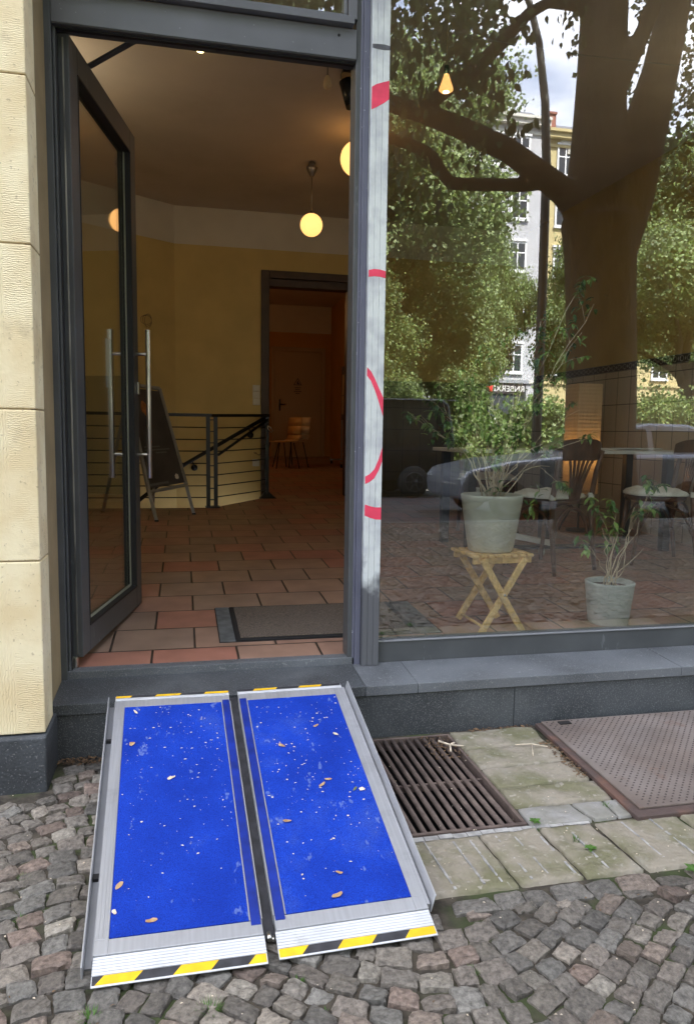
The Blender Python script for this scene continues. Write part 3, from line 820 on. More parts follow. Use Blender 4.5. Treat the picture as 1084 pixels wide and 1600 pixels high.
# shop window frame and pane
wf = MB()
wf.box(0.7995, 3.93, -0.006, 0.05, -0.028, 0.062).box(0.7995, 3.93, 0.010, 0.04, 0.0625, 0.072)
wf.box(3.85, 3.95, -0.02, 0.06, 0.073, 3.2).box(0.7995, 3.95, -0.02, 0.06, 3.2, 3.3)
obj('window_frame', wf, 'grey_paint', shop, bevel=0.003)
obj('window_sill_strip', MB().box(0.7996, 3.93, -0.010, 0.009, 0.0625, 0.067), 'aluminium_dull', shop, bevel=0.001)
obj('window_pane', MB().box(0.7995, 3.85, 0.012, 0.018, 0.072, 3.2), 'window_glass', shop)
# upper storeys, side and rear walls (they shade the pavement)
up = MB()
up.box(-12, 16, -0.46, -0.02, 3.38, 17.0)
up.box(-12, 16, -0.019, 14.0, 3.62, 17.0)
obj('upper_wall', up, 'block_wall', shop)
obj('roof', MB().box(-12.2, 16.2, -0.7, 14.2, 17.0, 17.6), 'roof_grey', shop)
obj('side_wall', MB().box(3.955, 16, -0.46, 0.3, -0.6, 3.379), 'block_wall', shop); obj('side_wall', MB().box(-12, -2.61, -0.46, 0.3, -0.6, 3.379), 'block_wall', shop)
obj('fascia', MB().box(-2.6, 3.954, -0.46, 0.06, 3.3005, 3.379), 'reveal', shop)

# ------------------------------------------------------------------ door leaf (open inwards about 80 degrees)
HX, HY = -0.430, 0.045
dirv = Vector((0.172, 0.915, 0)).normalized(); nor = Vector((dirv.y, -dirv.x, 0))      # nor points to the room's right
def DL(a, b, z): return Vector((HX, HY, 0)) + dirv * a + nor * b + Vector((0, 0, z))
def dbox(mb, a0, a1, b0, b1, z0, z1, mi=0):
    c = [DL(a0, b0, 0), DL(a0, b1, 0), DL(a1, b1, 0), DL(a1, b0, 0)]
    mb.hexa([(p.x, p.y, z0) for p in c], [(p.x, p.y, z1) for p in c], mi)
LW = 0.955
lf = MB()
dbox(lf, 0.0, 0.095, -0.03, 0.035, 0.045, 2.385); dbox(lf, LW - 0.095, LW, -0.03, 0.035, 0.045, 2.385)
dbox(lf, 0.0955, LW - 0.0955, -0.03, 0.035, 0.045, 0.15); dbox(lf, 0.0955, LW - 0.0955, -0.03, 0.035, 2.285, 2.385)
leaf = obj('door', lf, 'grey_paint', shop, bevel=0.003)
se = MB()
dbox(se, -0.004, -0.0005, -0.024, -0.006, 0.06, 2.37); dbox(se, -0.004, -0.0005, 0.012, 0.017, 0.06, 2.37)
obj('worn_seal', se, 'seal_worn', leaf)
se = MB(); dbox(se, 0.0955, 0.102, -0.012, 0.0365, 0.15, 2.285); dbox(se, LW - 0.102, LW - 0.0955, -0.012, 0.0365, 0.15, 2.285)
dbox(se, 0.1025, LW - 0.1025, -0.012, 0.0365, 0.15, 0.157); dbox(se, 0.1025, LW - 0.1025, -0.012, 0.0365, 2.278, 2.285)
obj('glazing_bead', se, 'rubber', leaf)
gp = MB(); dbox(gp, 0.1, LW - 0.1, 0.0, 0.006, 0.155, 2.28); obj('door_pane', gp, 'door_glass', leaf)
hb = MB(); dbox(hb, -0.012, 0.012, -0.02, 0.014, 0.0, 0.05); obj('floor_hinge', hb, 'steel', leaf, bevel=0.006)
def handle(side):
    h = MB(); c = 0.035 if side > 0 else -0.03
    off = c + side * 0.062
    h.tube([DL(LW - 0.05, off, 0.705), DL(LW - 0.05, off, 1.448)], 0.0125, 16)
    for z in (0.825, 1.328):
        h.tube([DL(LW - 0.05, c, z), DL(LW - 0.05, off, z)], 0.0085, 10)
    o = obj('handle', h, 'steel', leaf, bevel=0.001)
handle(1); handle(-1)
lk = MB(); dbox(lk, LW - 0.035, LW - 0.01, 0.0355, 0.045, 1.13, 1.19); obj('lock', lk, 'steel', leaf, bevel=0.003)
ca_ = MB(); ca_.obox(DL(0.30, 0.0, 2.40), (-0.10, 0.09, 2.455), 0.022, 0.010); ca_.obox((-0.10, 0.09, 2.455), (-0.06, 0.072, 2.45), 0.03, 0.012)
obj('door_closer', ca_, 'grey_paint', leaf)
sp_ = MB(); dbox(sp_, LW - 0.118, LW - 0.1025, 0.0065, 0.009, 0.16, 2.275); dbox(sp_, 0.1025, LW - 0.1185, 0.0065, 0.009, 0.158, 0.170); obj('glass_spacer', sp_, 'spacer', leaf)
nt = MB(); dbox(nt, 0.53, 0.62, -0.0075, -0.0065, 1.14, 1.36)
obj('notice', nt, 'paper', leaf)

# ================================================================== INTERIOR SHELL
fl = MB()
def fq(poly, mb=fl, dz=0.0):
    n = len(poly)
    mb.add([(x, y, S * y + dz) for x, y in poly] + [(x, y, S * y - 0.1 + dz) for x, y in poly],
           [tuple(range(n)), tuple(range(2 * n - 1, n - 1, -1))] + [(i, i + n, (i + 1) % n + n, (i + 1) % n) for i in range(n)])
fq([(-1.5, 0.051), (4.0, 0.051), (4.0, 4.60), (-1.5, 4.60)])
fq([(0.285, 4.60), (4.0, 4.60), (4.0, 5.42), (0.925, 5.42)])
fq([(0.9485, 5.4205), (1.8485, 5.4205), (1.8485, 5.60), (0.9485, 5.60)])
fq([(-0.6, 5.601), (4.2, 5.601), (4.2, 12.0), (-0.6, 12.0)])
o = obj('shop_floor', fl, 'terracotta'); tag(o, kind='structure')
cm = MB(); cm.box(-1.5, 4.05, 0.061, 5.60, 3.34, 3.60)
struct('shop_ceiling', cm, 'ceiling')
w = MB()      # back wall with doorway opening x .948..1.849, head 2.64
BY = 5.42
w.box(-0.075, 0.93, BY, BY + 0.16, -1.6, 2.945); w.box(1.87, 4.0, BY, BY + 0.16, 1.56, 2.945); w.box(0.93, 1.87, BY, BY + 0.16, 2.66, 2.945)
struct('back_wall', w, 'wall_yellow')
struct('back_wall_wainscot', MB().box(1.945, 4.0, BY - 0.006, BY + 0.16, -0.1, 1.559), 'dark_tiles'); struct('back_wall_base', MB().box(1.87, 1.9445, BY, BY + 0.16, -0.1, 1.559), 'wall_yellow')
struct('back_wall_frieze', MB().box(-0.075, 4.0, BY, BY + 0.16, 2.9455, 3.34), 'wall_white')
w = MB()
ang = math.radians(34); ex, ey = -0.075 - 1.5 * math.cos(ang), BY - 1.5 * math.sin(ang)
def aw(z0, z1): return MB().hexa([(-0.075, BY, z0), (-0.075, BY + .16, z0), (ex, ey + .16, z0), (ex, ey, z0)], [(-0.075, BY, z1), (-0.075, BY + .16, z1), (ex, ey + .16, z1), (ex, ey, z1)])
struct('angled_wall', aw(-1.6, 2.945), 'wall_yellow'); struct('angled_wall_frieze', aw(2.9455, 3.34), 'wall_white')
struct('left_wall', MB().box(-1.65, -1.3, 0.301, 4.9, -1.6, 3.34), 'wall_yellow')
struct('pit_wall', MB().box(-1.29, 0.285, 4.605, 4.62, -1.6, 0.17), 'wall_yellow')
struct('stair_pit_floor', MB().box(-1.5, 1.0, 4.5, 5.6, -1.7, -1.6), 'terracotta')
struct('front_inner_wall', MB().box(-1.3, -0.49, 0.271, 0.30, -0.05, 3.34), 'wall_yellow')
struct('right_wall', MB().box(4.0, 4.15, 0.061, 5.42, 1.635, 3.34), 'wall_ochre')
wt = struct('tiled_wall', MB().box(4.0, 4.15, 0.061, 5.42, -0.1, 1.56), 'wall_tiles')
bd = MB(); bd.box(3.992, 4.15, 0.061, 5.42, 1.5605, 1.6345)
y = 0.10; ob = MB()
while y < 5.3:
    for k_ in range(8):
        a0 = k_ * math.pi / 4; a1 = a0 + math.pi / 4
        c = lambda a, r: (3.9912, y + r * math.cos(a), 1.5975 + r * math.sin(a))
        ob.quad(c(a0, 0.026), c(a1, 0.026), c(a1, 0.019), c(a0, 0.019))
    ob.quad((3.9912, y + 0.034, 1.5975), (3.9912, y + 0.045, 1.615), (3.9912, y + 0.056, 1.5975), (3.9912, y + 0.045, 1.58))
    y += 0.09
ob.box(3.9905, 3.9918, 0.07, 5.4, 1.562, 1.566).box(3.9905, 3.9918, 0.07, 5.4, 1.629, 1.633)
b_ = struct('tile_border', bd, 'ink'); struct('tile_border_ornament', ob, 'slab_grey')
struct('wall_skirting', MB().box(3.988, 3.9995, 0.07, 5.4, -0.1, 0.06), 'ink')
# back room
struct('back_room_wall', MB().box(-0.6, -0.5, 5.6, 12.0, -0.2, 3.45).box(2.93, 3.05, 5.6, 12.0, -0.2, 3.45).box(-0.6, 3.05, 11.92, 12.05, -0.2, 2.92), 'wall_orange')
struct('back_room_frieze', MB().box(-0.5, 2.93, 11.93, 12.05, 2.9205, 3.45), 'wall_white')
struct('back_room_ceiling', MB().box(-0.6, 3.05, 5.581, 12.05, 3.45, 3.55), 'ceiling')
struct('end_walls', MB().box(3.9, 4.3, 5.58, 12.0, -0.2, 3.6).box(-1.7, -1.6, 4.5, 12, -2, 3.6).box(-1.6, 4.0, 12.06, 12.2, -0.3, 3.6), 'wall_orange')

dw = thing('doorway_frame', (1.4, BY, 0.2), 'dark brown doorway frame between the front room and the back room', 'door frame')
d = MB()
d.box(0.856, 0.948, BY - 0.03, BY + 0.20, 0.2, 2.722).box(1.849, 1.94, BY - 0.03, BY + 0.20, 0.2, 2.722).box(0.9485, 1.8485, BY - 0.03, BY + 0.20, 2.64, 2.722)
obj('casing', d, 'door_brown', dw, bevel=0.006)
obj('lintel_board', MB().box(0.949, 1.848, BY + 0.02, BY + 0.18, 2.56, 2.6395), 'door_brown', dw)

cdz = S * 11.9
cdr = thing('white_door', (2.26, 11.9, cdz), 'cream door with a warning notice at the far end of the back room', 'door')
obj('panel', MB().box(1.80, 2.73, 11.885, 11.918, cdz, 2.545), 'cream_door', cdr, bevel=0.003)
obj('frame', MB().box(1.72, 1.795, 11.87, 11.918, cdz, 2.63).box(2.735, 2.81, 11.87, 11.918, cdz, 2.63).box(1.7955, 2.7345, 11.87, 11.918, 2.55, 2.63), 'cream_door', cdr, bevel=0.004)
h = MB(); h.box(1.875, 1.905, 11.872, 11.884, 1.37, 1.60).tube([(1.89, 11.87, 1.50), (1.89, 11.84, 1.50), (2.0, 11.84, 1.50)], 0.009)
obj('handle', h, 'black_metal', cdr)
tri = MB()
tri.prism([(2.165, 1.885), (2.335, 1.885), (2.25, 2.03)], 11.8815, 11.884, 'y', 0)
tri.prism([(2.187, 1.898), (2.313, 1.898), (2.25, 2.004)], 11.8795, 11.8812, 'y', 1)
tri.prism([(2.235, 1.905), (2.30, 1.905), (2.262, 1.935), (2.262, 1.975), (2.245, 1.965), (2.228, 1.93)], 11.877, 11.8793, 'y', 0)
sg = obj('warning_sign', tri, ['ink', 'cream_door'], cdr)
tx = MB()
for i, (a, b) in enumerate(((2.19, 2.315), (2.205, 2.30), (2.175, 2.33), (2.21, 2.295))):
    z = 1.835 - i * 0.038; x = a
    while x < b:
        ww = random.uniform(0.008, 0.022); tx.box(x, min(x + ww, b), 11.882, 11.884, z - 0.009, z + 0.009); x += ww + 0.006
obj('notice_text', tx, 'ink', cdr)

# ------------------------------------------------------------------ railing
ra = thing('stair_railing', (0.285, 4.60, 0.175), 'black metal stair railing with horizontal bars by the back room doorway', 'railing')
pA, pB = Vector((0.262, 4.60, 0)), Vector((0.905, 5.36, 0))
ps = MB(); 
for px_, py_ in ((0.245, 4.60), (0.322, 4.66)):
    ps.box(px_ - 0.02, px_ + 0.02, py_ - 0.02, py_ + 0.02, S * 4.6, 1.10)
ps.box(0.215, 0.36, 4.57, 4.70, S * 4.6 + 0.001, S * 4.6 + 0.012)
for z in np.arange(0.25, 1.08, 0.115): ps.box(0.2655, 0.3015, 4.60, 4.65, z, z + 0.01)
obj('double_post', ps, 'black_metal', ra)
obj('end_post', MB().box(0.895, 0.935, 5.30, 5.34, S * 5.3, 1.125).hexa([(0.83, 5.28, .203), (1.02, 5.28, .203), (1.02, 5.37, .203), (0.83, 5.37, .203)], [(0.895, 5.31, .28), (0.935, 5.31, .28), (0.935, 5.34, .28), (0.895, 5.34, .28)]), 'black_metal', ra)
tp = MB(); tp.obox((-1.29, 4.60, 1.105), (0.285, 4.60, 1.105), 0.045, 0.03); tp.obox((0.30, 4.63, 1.105), (0.93, 5.33, 1.13), 0.045, 0.03)
obj('top_rail', tp, 'black_metal', ra)
for z in (0.983, 0.862, 0.746, 0.624, 0.507, 0.397, 0.28):
    b_ = MB(); b_.tube([(-1.29, 4.60, z), (0.23, 4.60, z)], 0.006, 6); obj('bar', b_, 'black_metal', ra)
    b_ = MB(); b_.tube([(0.335, 4.665, z - 0.002), (0.90, 5.31, z + 0.018)], 0.006, 6); obj('bar', b_, 'black_metal', ra)
hr = thing('stair_handrail', (0.45, 5.36, 0.5), 'black sloping handrail fixed to the yellow wall beside the stairs going down', 'handrail')
h = MB(); h.tube([(-0.5, 5.02, 0.18), (0.023, 5.35, 0.584), (0.905, 5.35, 1.11)], 0.021, 10); obj('rail', h, 'black_metal', hr)
h = MB(); h.tube([(0.36, 4.92, 0.70), (0.93, 5.32, 1.09)], 0.015, 8); obj('lower_rail', h, 'black_metal', hr)
for q in ((0.10, 0.60), (0.72, 0.97)):
    h = MB(); h.tube([(q[0], 5.35, q[1] + 0.01), (q[0] + 0.02, 5.40, q[1] - 0.06)], 0.008, 6).lathe([(0.0001, -0.012), (0.035, -0.012), (0.035, 0.0)], (q[0] + 0.02, 5.417, q[1] - 0.06), 14, axis='y')
    obj('bracket', h, 'black_metal', hr)
ch = thing('barrier_chain', (0.89, 5.30, 0.9), 'dark red chain with a steel snap hook hanging from the railing end post', 'chain')
h = MB()
pts = [(0.93, 5.29, 1.08), (0.90, 5.28, 0.93), (0.885, 5.28, 0.80), (0.87, 5.28, 0.72), (0.82, 5.28, 0.69), (0.77, 5.28, 0.72)]
for i in range(len(pts) - 1):
    a, b = Vector(pts[i]), Vector(pts[i + 1]); n_ = max(2, int((b - a).length / 0.028))
    for j_ in range(n_):
        c = a.lerp(b, (j_ + 0.5) / n_); dd = (b - a).normalized() * 0.017; sd = Vector((0.008, 0, 0.004)) if j_ % 2 else Vector((0, 0.009, 0))
        h.tube([c - dd, c - dd * .4 + sd, c + dd * .4 + sd, c + dd, c + dd * .4 - sd, c - dd * .4 - sd, c - dd], 0.003, 5)
obj('links', h, 'rust_edge', ch)
h = MB(); h.tube([(0.915, 5.27, 1.02), (0.945, 5.27, 1.0), (0.975, 5.27, 0.96), (0.96, 5.27, 0.94), (0.92, 5.27, 0.98), (0.915, 5.27, 1.02)], 0.006, 6); obj('snap_hook', h, 'steel', ch)

sw = thing('light_switches', (0.805, 5.415, 1.32), 'white column of light switches on the yellow wall left of the doorway', 'light switch')
for i in range(3):
    z = 1.245 + i * 0.075
    obj('switch_plate', MB().box(0.765, 0.845, 5.407, 5.4195, z, z + 0.073), 'switch_white', sw, bevel=0.003)
    obj('rocker', MB().box(0.778, 0.832, 5.402, 5.4065, z + 0.012, z + 0.061), 'switch_white', sw, bevel=0.002)
sk = thing('wall_socket', (0.80, 5.415, 0.6), 'white power socket low on the yellow wall beside the doorway', 'socket')
obj('plate', MB().box(0.762, 0.840, 5.407, 5.4195, 0.56, 0.638), 'switch_white', sk, bevel=0.003)
h = MB(); h.lathe([(0.026, 0), (0.026, -0.003), (0.020, -0.003), (0.019, 0.004), (0.0001, 0.004)], (0.801, 5.4065, 0.599), 16, axis='y'); obj('insert', h, 'switch_white', sk)
cb = MB()
for k_ in range(3):
    pts = [(-0.345 - 0.01 * k_ + 0.035 * math.cos(a) * (1 + .3 * k_), 5.195 + 0.02 * math.cos(a) - 0.02 * k_, 2.09 + (0.07 - .012 * k_) * math.sin(a)) for a in np.linspace(-1.5, 4.4, 16)]
    cb.tube(pts, 0.002, 5)
o = obj('cable_coil', cb, 'rust_iron'); tag(o, 'thin cable hanging in loops on the yellow wall behind the open door', 'cable')

# ------------------------------------------------------------------ A-board
ab = thing('a_board', (-0.1, 4.0, 0.15), 'grey framed pavement sign with dark poster standing behind the door', 'sign board')
TL, TR, BR, BL = Vector((-0.50, 4.05, 1.36)), Vector((-0.215, 4.30, 1.34)), Vector((0.025, 4.13, 0.44)), Vector((-0.30, 3.80, 0.40))
def AB(u, v, d=0):
    p = (TL * (1 - u) + TR * u) * (1 - v) + (BL * (1 - u) + BR * u) * v
    nrm = (BL - TL).cross(TR - TL).normalized()
    if nrm.y > 0: nrm = -nrm
    return p + nrm * d
h = MB()
for (u0, v0, u1, v1) in ((0, 0, 1, 0), (1, 0, 1, 1), (1, 1, 0, 1), (0, 1, 0, 0)):
    h.obox(AB(u0, v0), AB(u1, v1), 0.028, 0.028, up=AB(0, 0, 1) - AB(0, 0, 0))
obj('frame', h, 'aluminium_dull', ab, bevel=0.002)
h = MB(); h.quad(AB(0.03, 0.03, 0.002), AB(0.97, 0.03, 0.002), AB(0.97, 0.97, 0.002), AB(0.03, 0.97, 0.002)); h.quad(AB(0.03, 0.03, -0.01), AB(0.97, 0.03, -0.01), AB(0.97, 0.97, -0.01), AB(0.03, 0.97, -0.01))
pst = obj('poster', h, 'poster', ab)
def blob(cu, cv, ru, rv_, n=12, d=0.0035, seed=0):
    rr = random.Random(seed); b = MB(); c = AB(cu, cv, d)
    ring = [AB(cu + ru * math.cos(2 * math.pi * i / n) * rr.uniform(.75, 1.1), cv + rv_ * math.sin(2 * math.pi * i / n) * rr.uniform(.75, 1.1), d) for i in range(n)]
    b.add([c] + ring, [(0, i + 1, (i + 1) % n + 1) for i in range(n)]); return b
obj('poster_picture', blob(0.38, 0.22, 0.10, 0.075, seed=3), 'poster_warm', pst)
for i, (a, b) in enumerate(((0.12, 0.55), (0.12, 0.8), (0.4, 0.7))):
    h = MB(); h.quad(AB(a, 0.585 + i * 0.03, 0.0035), AB(b, 0.585 + i * 0.03, 0.0035), AB(b, 0.597 + i * 0.03, 0.0035), AB(a, 0.597 + i * 0.03, 0.0035)); obj('poster_text', h, 'grey_paint_light', pst)
h = MB(); h.quad(AB(0.06, 0.93, 0.0035), AB(0.55, 0.93, 0.0035), AB(0.55, 0.952, 0.0035), AB(0.06, 0.952, 0.0035))
obj('poster_text', h, 'grey_paint_light', pst)
obj('round_sticker', blob(0.80, 0.90, 0.055, 0.032, 20, 0.005, 1), 'paper', pst)
for a, b in ((AB(0.0, 0.93), (-0.235, 3.74, S * 3.74)), (AB(1, 0.97), (0.095, 4.15, S * 4.15)), (AB(0.04, 0.1, -0.03), (-0.75, 4.34, S * 4.34)), (AB(0.96, 0.1, -0.03), (-0.30, 4.52, S * 4.5))):
    h = MB(); h.obox(a, b, 0.03, 0.02, up=(0, 1, 0.2)); h.obox(Vector(b) + Vector((0, 0, 0.015)), b, 0.034, 0.026, up=(0, 1, 0.2), mi=1)
    obj('leg', h, ['aluminium_dull', 'rubber'], ab)

# ------------------------------------------------------------------ door mat in its well
mt = thing('door_mat', (0.65, 0.56, 0.02), 'brown fibre doormat with black rubber border in a metal mat well', 'door mat')
def slab(x0, x1, y0, y1, d0, d1): return MB().hexa([(x0, y0, S * y0 + d0), (x1, y0, S * y0 + d0), (x1, y1, S * y1 + d0), (x0, y1, S * y1 + d0)], [(x0, y0, S * y0 + d1), (x1, y0, S * y0 + d1), (x1, y1, S * y1 + d1), (x0, y1, S * y1 + d1)])
obj('well_base', slab(0.150, 1.195, 0.27, 0.835, 0.0008, 0.0028), 'mat_rubber', mt)
for x0, x1 in ((0.155, 0.222), (1.085, 1.19)):
    wg = MB(); y = 0.275
    while y < 0.825:
        wg.hexa([(x0, y, S * y + .003), (x1, y, S * y + .003), (x1, y + .006, S * y + .003), (x0, y + .006, S * y + .003)], [(x0, y, S * y + .007), (x1, y, S * y + .007), (x1, y + .006, S * y + .007), (x0, y + .006, S * y + .007)])
        y += 0.0125
    obj('well_grille', wg, 'matwell', mt)
obj('rubber_border', slab(0.226, 1.075, 0.278, 0.83, 0.003, 0.008), 'mat_rubber', mt, bevel=0.003)
obj('pile', slab(0.246, 1.05, 0.302, 0.805, 0.0082, 0.013), 'mat_fibre', mt, bevel=0.004)

# ------------------------------------------------------------------ ceiling fittings
def pendant(x, y, zc, r, label, ceil=3.34, group='globe pendant lamps', glow='globe_lit'):
    t_ = thing('pendant_lamp', (x, y, ceil), label, 'lamp', group)
    h = MB(); h.lathe([(0.028, 0), (0.030, -0.02), (0.052, -0.045), (0.046, -0.07), (0.018, -0.12), (0.006, -0.13)], (x, y, ceil), 20); obj('canopy', h, 'pendant_metal', t_)
    h = MB(); h.tube([(x, y, ceil - 0.12), (x, y, zc + r)], 0.005, 8); obj('rod', h, 'pendant_metal', t_)
    h = MB(); h.lathe([(r * math.sin(a), r * math.cos(a)) for a in np.linspace(0.30, math.pi - 0.001, 20)], (x, y, zc), 28); obj('glass_globe', h, glow, t_)
    h = MB(); h.lathe([(0.006, r + 0.02), (r * 0.34, r * 0.97), (r * 0.34, r * 0.93), (0.005, r * 0.93)], (x, y, zc), 20); obj('collar', h, 'black_metal', t_)
    return t_
pendant(1.14, 3.80, 2.80, 0.10, 'small lit globe pendant hanging in the middle of the doorway view')
pendant(1.372, 3.00, 3.115, 0.137, 'large lit globe pendant half hidden by the window post')
pendant(-1.08, 2.3, 2.95, 0.137, 'unseen globe pendant added as fill light left of the door, hidden behind the stone pillar', glow='globe_added')  # added lamp, out of view, to lift the room's brightness
pendant(3.55, 0.95, 2.75, 0.12, 'unseen globe pendant added as fill light over the right end of the cafe table, beyond the window edge', glow='globe_added')  # added lamp outside the frame, brightens table, chairs and right wall
dl = thing('ceiling_spot', (0.125, 1.95, 3.34), 'small lit spotlight set into the ceiling just behind the door lintel', 'spotlight')
h = MB(); h.lathe([(0.0001, -0.026), (0.022, -0.02), (0.032, -0.004)], (0.127, 2.02, 3.335), 18); obj('lens', h, 'spot_lit', dl)
h = MB(); h.lathe([(0.033, -0.006), (0.045, -0.006), (0.045, 0.004)], (0.127, 2.02, 3.336), 18); obj('ring', h, 'pendant_metal', dl)
br = thing('bare_bulb', (0.935, 2.0, 3.34), 'unlit pale bulb on a short thin cord from the ceiling', 'light bulb')
h = MB(); h.tube([(0.935, 2.0, 3.34), (0.935, 2.0, 3.25)], 0.003, 6); obj('cord', h, 'ink', br)
h = MB(); h.lathe([(0.012, 0.045), (0.02, 0.03), (0.028, -0.01), (0.024, -0.03), (0.0001, -0.04)], (0.935, 2.0, 3.205), 16); obj('bulb', h, 'beech_pale', br)
sp = thing('track_spot', (1.10, 2.1, 3.34), 'black spotlight fixed under the ceiling beside the window post', 'spotlight')
h = MB(); h.box(1.05, 1.20, 2.05, 2.15, 3.31, 3.335); obj('bracket', h, 'black_metal', sp)
h = MB(); h.tube([(1.075, 2.1, 3.28), (1.13, 2.08, 3.12)], [0.045, 0.055], 14); obj('shade', h, 'black_metal', sp)
rb = thing('reflector_bulb', (1.29, 0.70, 3.34), 'glowing orange reflector bulb hanging on a thin wire in the window', 'light bulb')
h = MB(); h.tube([(1.29, 0.70, 3.34), (1.29, 0.70, 2.74)], 0.0022, 6); obj('wire', h, 'stem', rb)
h = MB(); h.lathe([(0.0001, 0.085), (0.012, 0.085), (0.013, 0.045), (0.0001, 0.045)], (1.29, 0.70, 2.68), 14); obj('socket', h, 'ink', rb)
h = MB(); h.lathe([(0.012, 0.044), (0.016, 0.03), (0.034, -0.02), (0.035, -0.03), (0.028, -0.036), (0.0001, -0.038)], (1.29, 0.70, 2.68), 18); obj('glass', h, 'bulb_lit', rb)
h = MB(); h.lathe([(0.0001, -0.0385), (0.016, -0.0388), (0.0001, -0.045)], (1.29, 0.70, 2.68), 12); obj('filament_glow', h, 'bulb_core', rb)
pendant(0.45, 8.4, 2.75, 0.13, 'unseen lit globe pendant inside the back room left of its doorway', ceil=3.45, glow='globe_warm')  # unseen lamp, added to give the back room its warm glow

# ------------------------------------------------------------------ back room furniture
def shell_chair(x, y, rz, m, label):
    z0 = S * y
    t_ = thing('shell_chair', (x, y, z0), label, 'chair', 'stacking chairs in the back room', rz)
    prof = [(0.20, 0.45), (0.05, 0.435), (-0.14, 0.44), (-0.20, 0.47), (-0.235, 0.56), (-0.25, 0.70), (-0.27, 0.84)]
    h = MB(); 
    for i in range(len(prof) - 1):
        (y0, z0_), (y1, z1_) = prof[i], prof[i + 1]
        h.add([(-0.19, y0, z0_), (0.19, y0, z0_), (0.19, y1, z1_), (-0.19, y1, z1_)], [(0, 1, 2, 3)], 0, True)
    o_ = obj('shell', h, m, t_, local=True); sm = o_.modifiers.new('s', 'SOLIDIFY'); sm.thickness = 0.012
    for sx in (-1, 1):
        for sy in (0.19, -0.17):
            h = MB(); h.tube([(sx * 0.15, sy * 0.75, 0.425), (sx * 0.20, sy * 1.25, 0.0)], 0.009, 8); obj('leg', h, 'black_metal', t_, local=True)
    return t_
shell_chair(1.60, 9.25, math.radians(115), 'beech', 'beech shell chair nearest the brown doorway frame')
shell_chair(1.78, 9.45, math.radians(125), 'beech_pale', 'pale plywood shell chair standing beside the beech one')
wb = thing('mobile_pinboard', (2.78, 9.8, S * 9.8), 'dark mobile pinboard with papers on castors near the right wall', 'pinboard')
h = MB(); h.box(2.80, 2.83, 9.35, 10.25, 1.18, 2.13); bdp = obj('board', h, 'poster', wb)
obj('paper_sheet', MB().box(2.794, 2.799, 9.85, 10.15, 1.62, 1.98), 'beech_pale', bdp); obj('paper_sheet', MB().box(2.794, 2.799, 9.85, 10.15, 1.28, 1.60), 'beech_pale', bdp)
h = MB(); h.box(2.80, 2.83, 10.22, 10.25, 0.48, 1.18).box(2.80, 2.83, 9.35, 9.38, 0.48, 1.18).box(2.60, 2.90, 10.21, 10.26, 0.45, 0.48).box(2.60, 2.90, 9.34, 9.39, 0.43, 0.46).box(2.80, 2.83, 9.3801, 10.2199, 0.56, 0.58); obj('stand', h, 'aluminium_dull', wb)
for y_ in (9.365, 10.235):
    for x_ in (2.63, 2.87):
        h = MB(); h.lathe([(0.0001, -0.015), (0.03, -0.015), (0.03, 0.015), (0.0001, 0.015)], (x_, y_, S * y_ + 0.031), 12, axis='x'); obj('castor', h, 'rubber', wb)

# ================================================================== WINDOW DISPLAY
FZ = lambda y: S * y
def stool():
    cx, cy, ztop = 1.452, 0.315, 0.395
    t_ = thing('folding_stool', (cx, cy, 0.01), 'folding slatted wooden stool with crossed legs under the tall plant pot', 'stool', rz=0)
    a = 0.06                        # yaw
    R_ = lambda x, y, z: (cx + x * math.cos(a) - y * math.sin(a), cy + x * math.sin(a) + y * math.cos(a), z)
    h = MB()
    for i in range(8):
        x0 = -0.158 + i * 0.040
        h.hexa([R_(x0, -0.13, ztop - .014), R_(x0 + .030, -0.13, ztop - .014), R_(x0 + .030, 0.13, ztop - .014), R_(x0, 0.13, ztop - .014)],
               [R_(x0, -0.13, ztop), R_(x0 + .030, -0.13, ztop), R_(x0 + .030, 0.13, ztop), R_(x0, 0.13, ztop)])
    obj('seat', h, 'slat_wood', t_, bevel=0.003)
    for yy_ in (-0.105, 0.105):
        h = MB(); h.hexa([R_(-0.15, yy_ - .009, ztop - .045), R_(0.15, yy_ - .009, ztop - .045), R_(0.15, yy_ + .009, ztop - .045), R_(-0.15, yy_ + .009, ztop - .045)],
               [R_(-0.15, yy_ - .009, ztop - .0145), R_(0.15, yy_ - .009, ztop - .0145), R_(0.15, yy_ + .009, ztop - .0145), R_(-0.15, yy_ + .009, ztop - .0145)])
        obj('seat_rail', h, 'slat_wood', t_, bevel=0.002)
    for yy_, dy in ((-0.128, 0.0), (0.128, 0)):
        for sgn in (1, -1):
            o2 = -0.009 if sgn > 0 else 0.009
            h = MB(); h.obox(R_(-0.115 * sgn, yy_ + o2, ztop - 0.02), R_(0.105 * sgn, yy_ + o2, FZ(cy + yy_) + 0.012), 0.016, 0.032, up=R_(1, 0, 0) and (1, 0, 0))
            obj('leg', h, 'slat_wood', t_, bevel=0.004)
    h = MB(); h.tube([R_(0, -0.148, 0.205), R_(0, -0.10, 0.205)], 0.006, 10); obj('pivot', h, 'steel', t_); h = MB(); h.tube([R_(-0.09, -0.12, 0.05), R_(-0.09, 0.12, 0.055)], 0.007, 8); obj('foot_bar', h, 'slat_wood', t_)
stool()

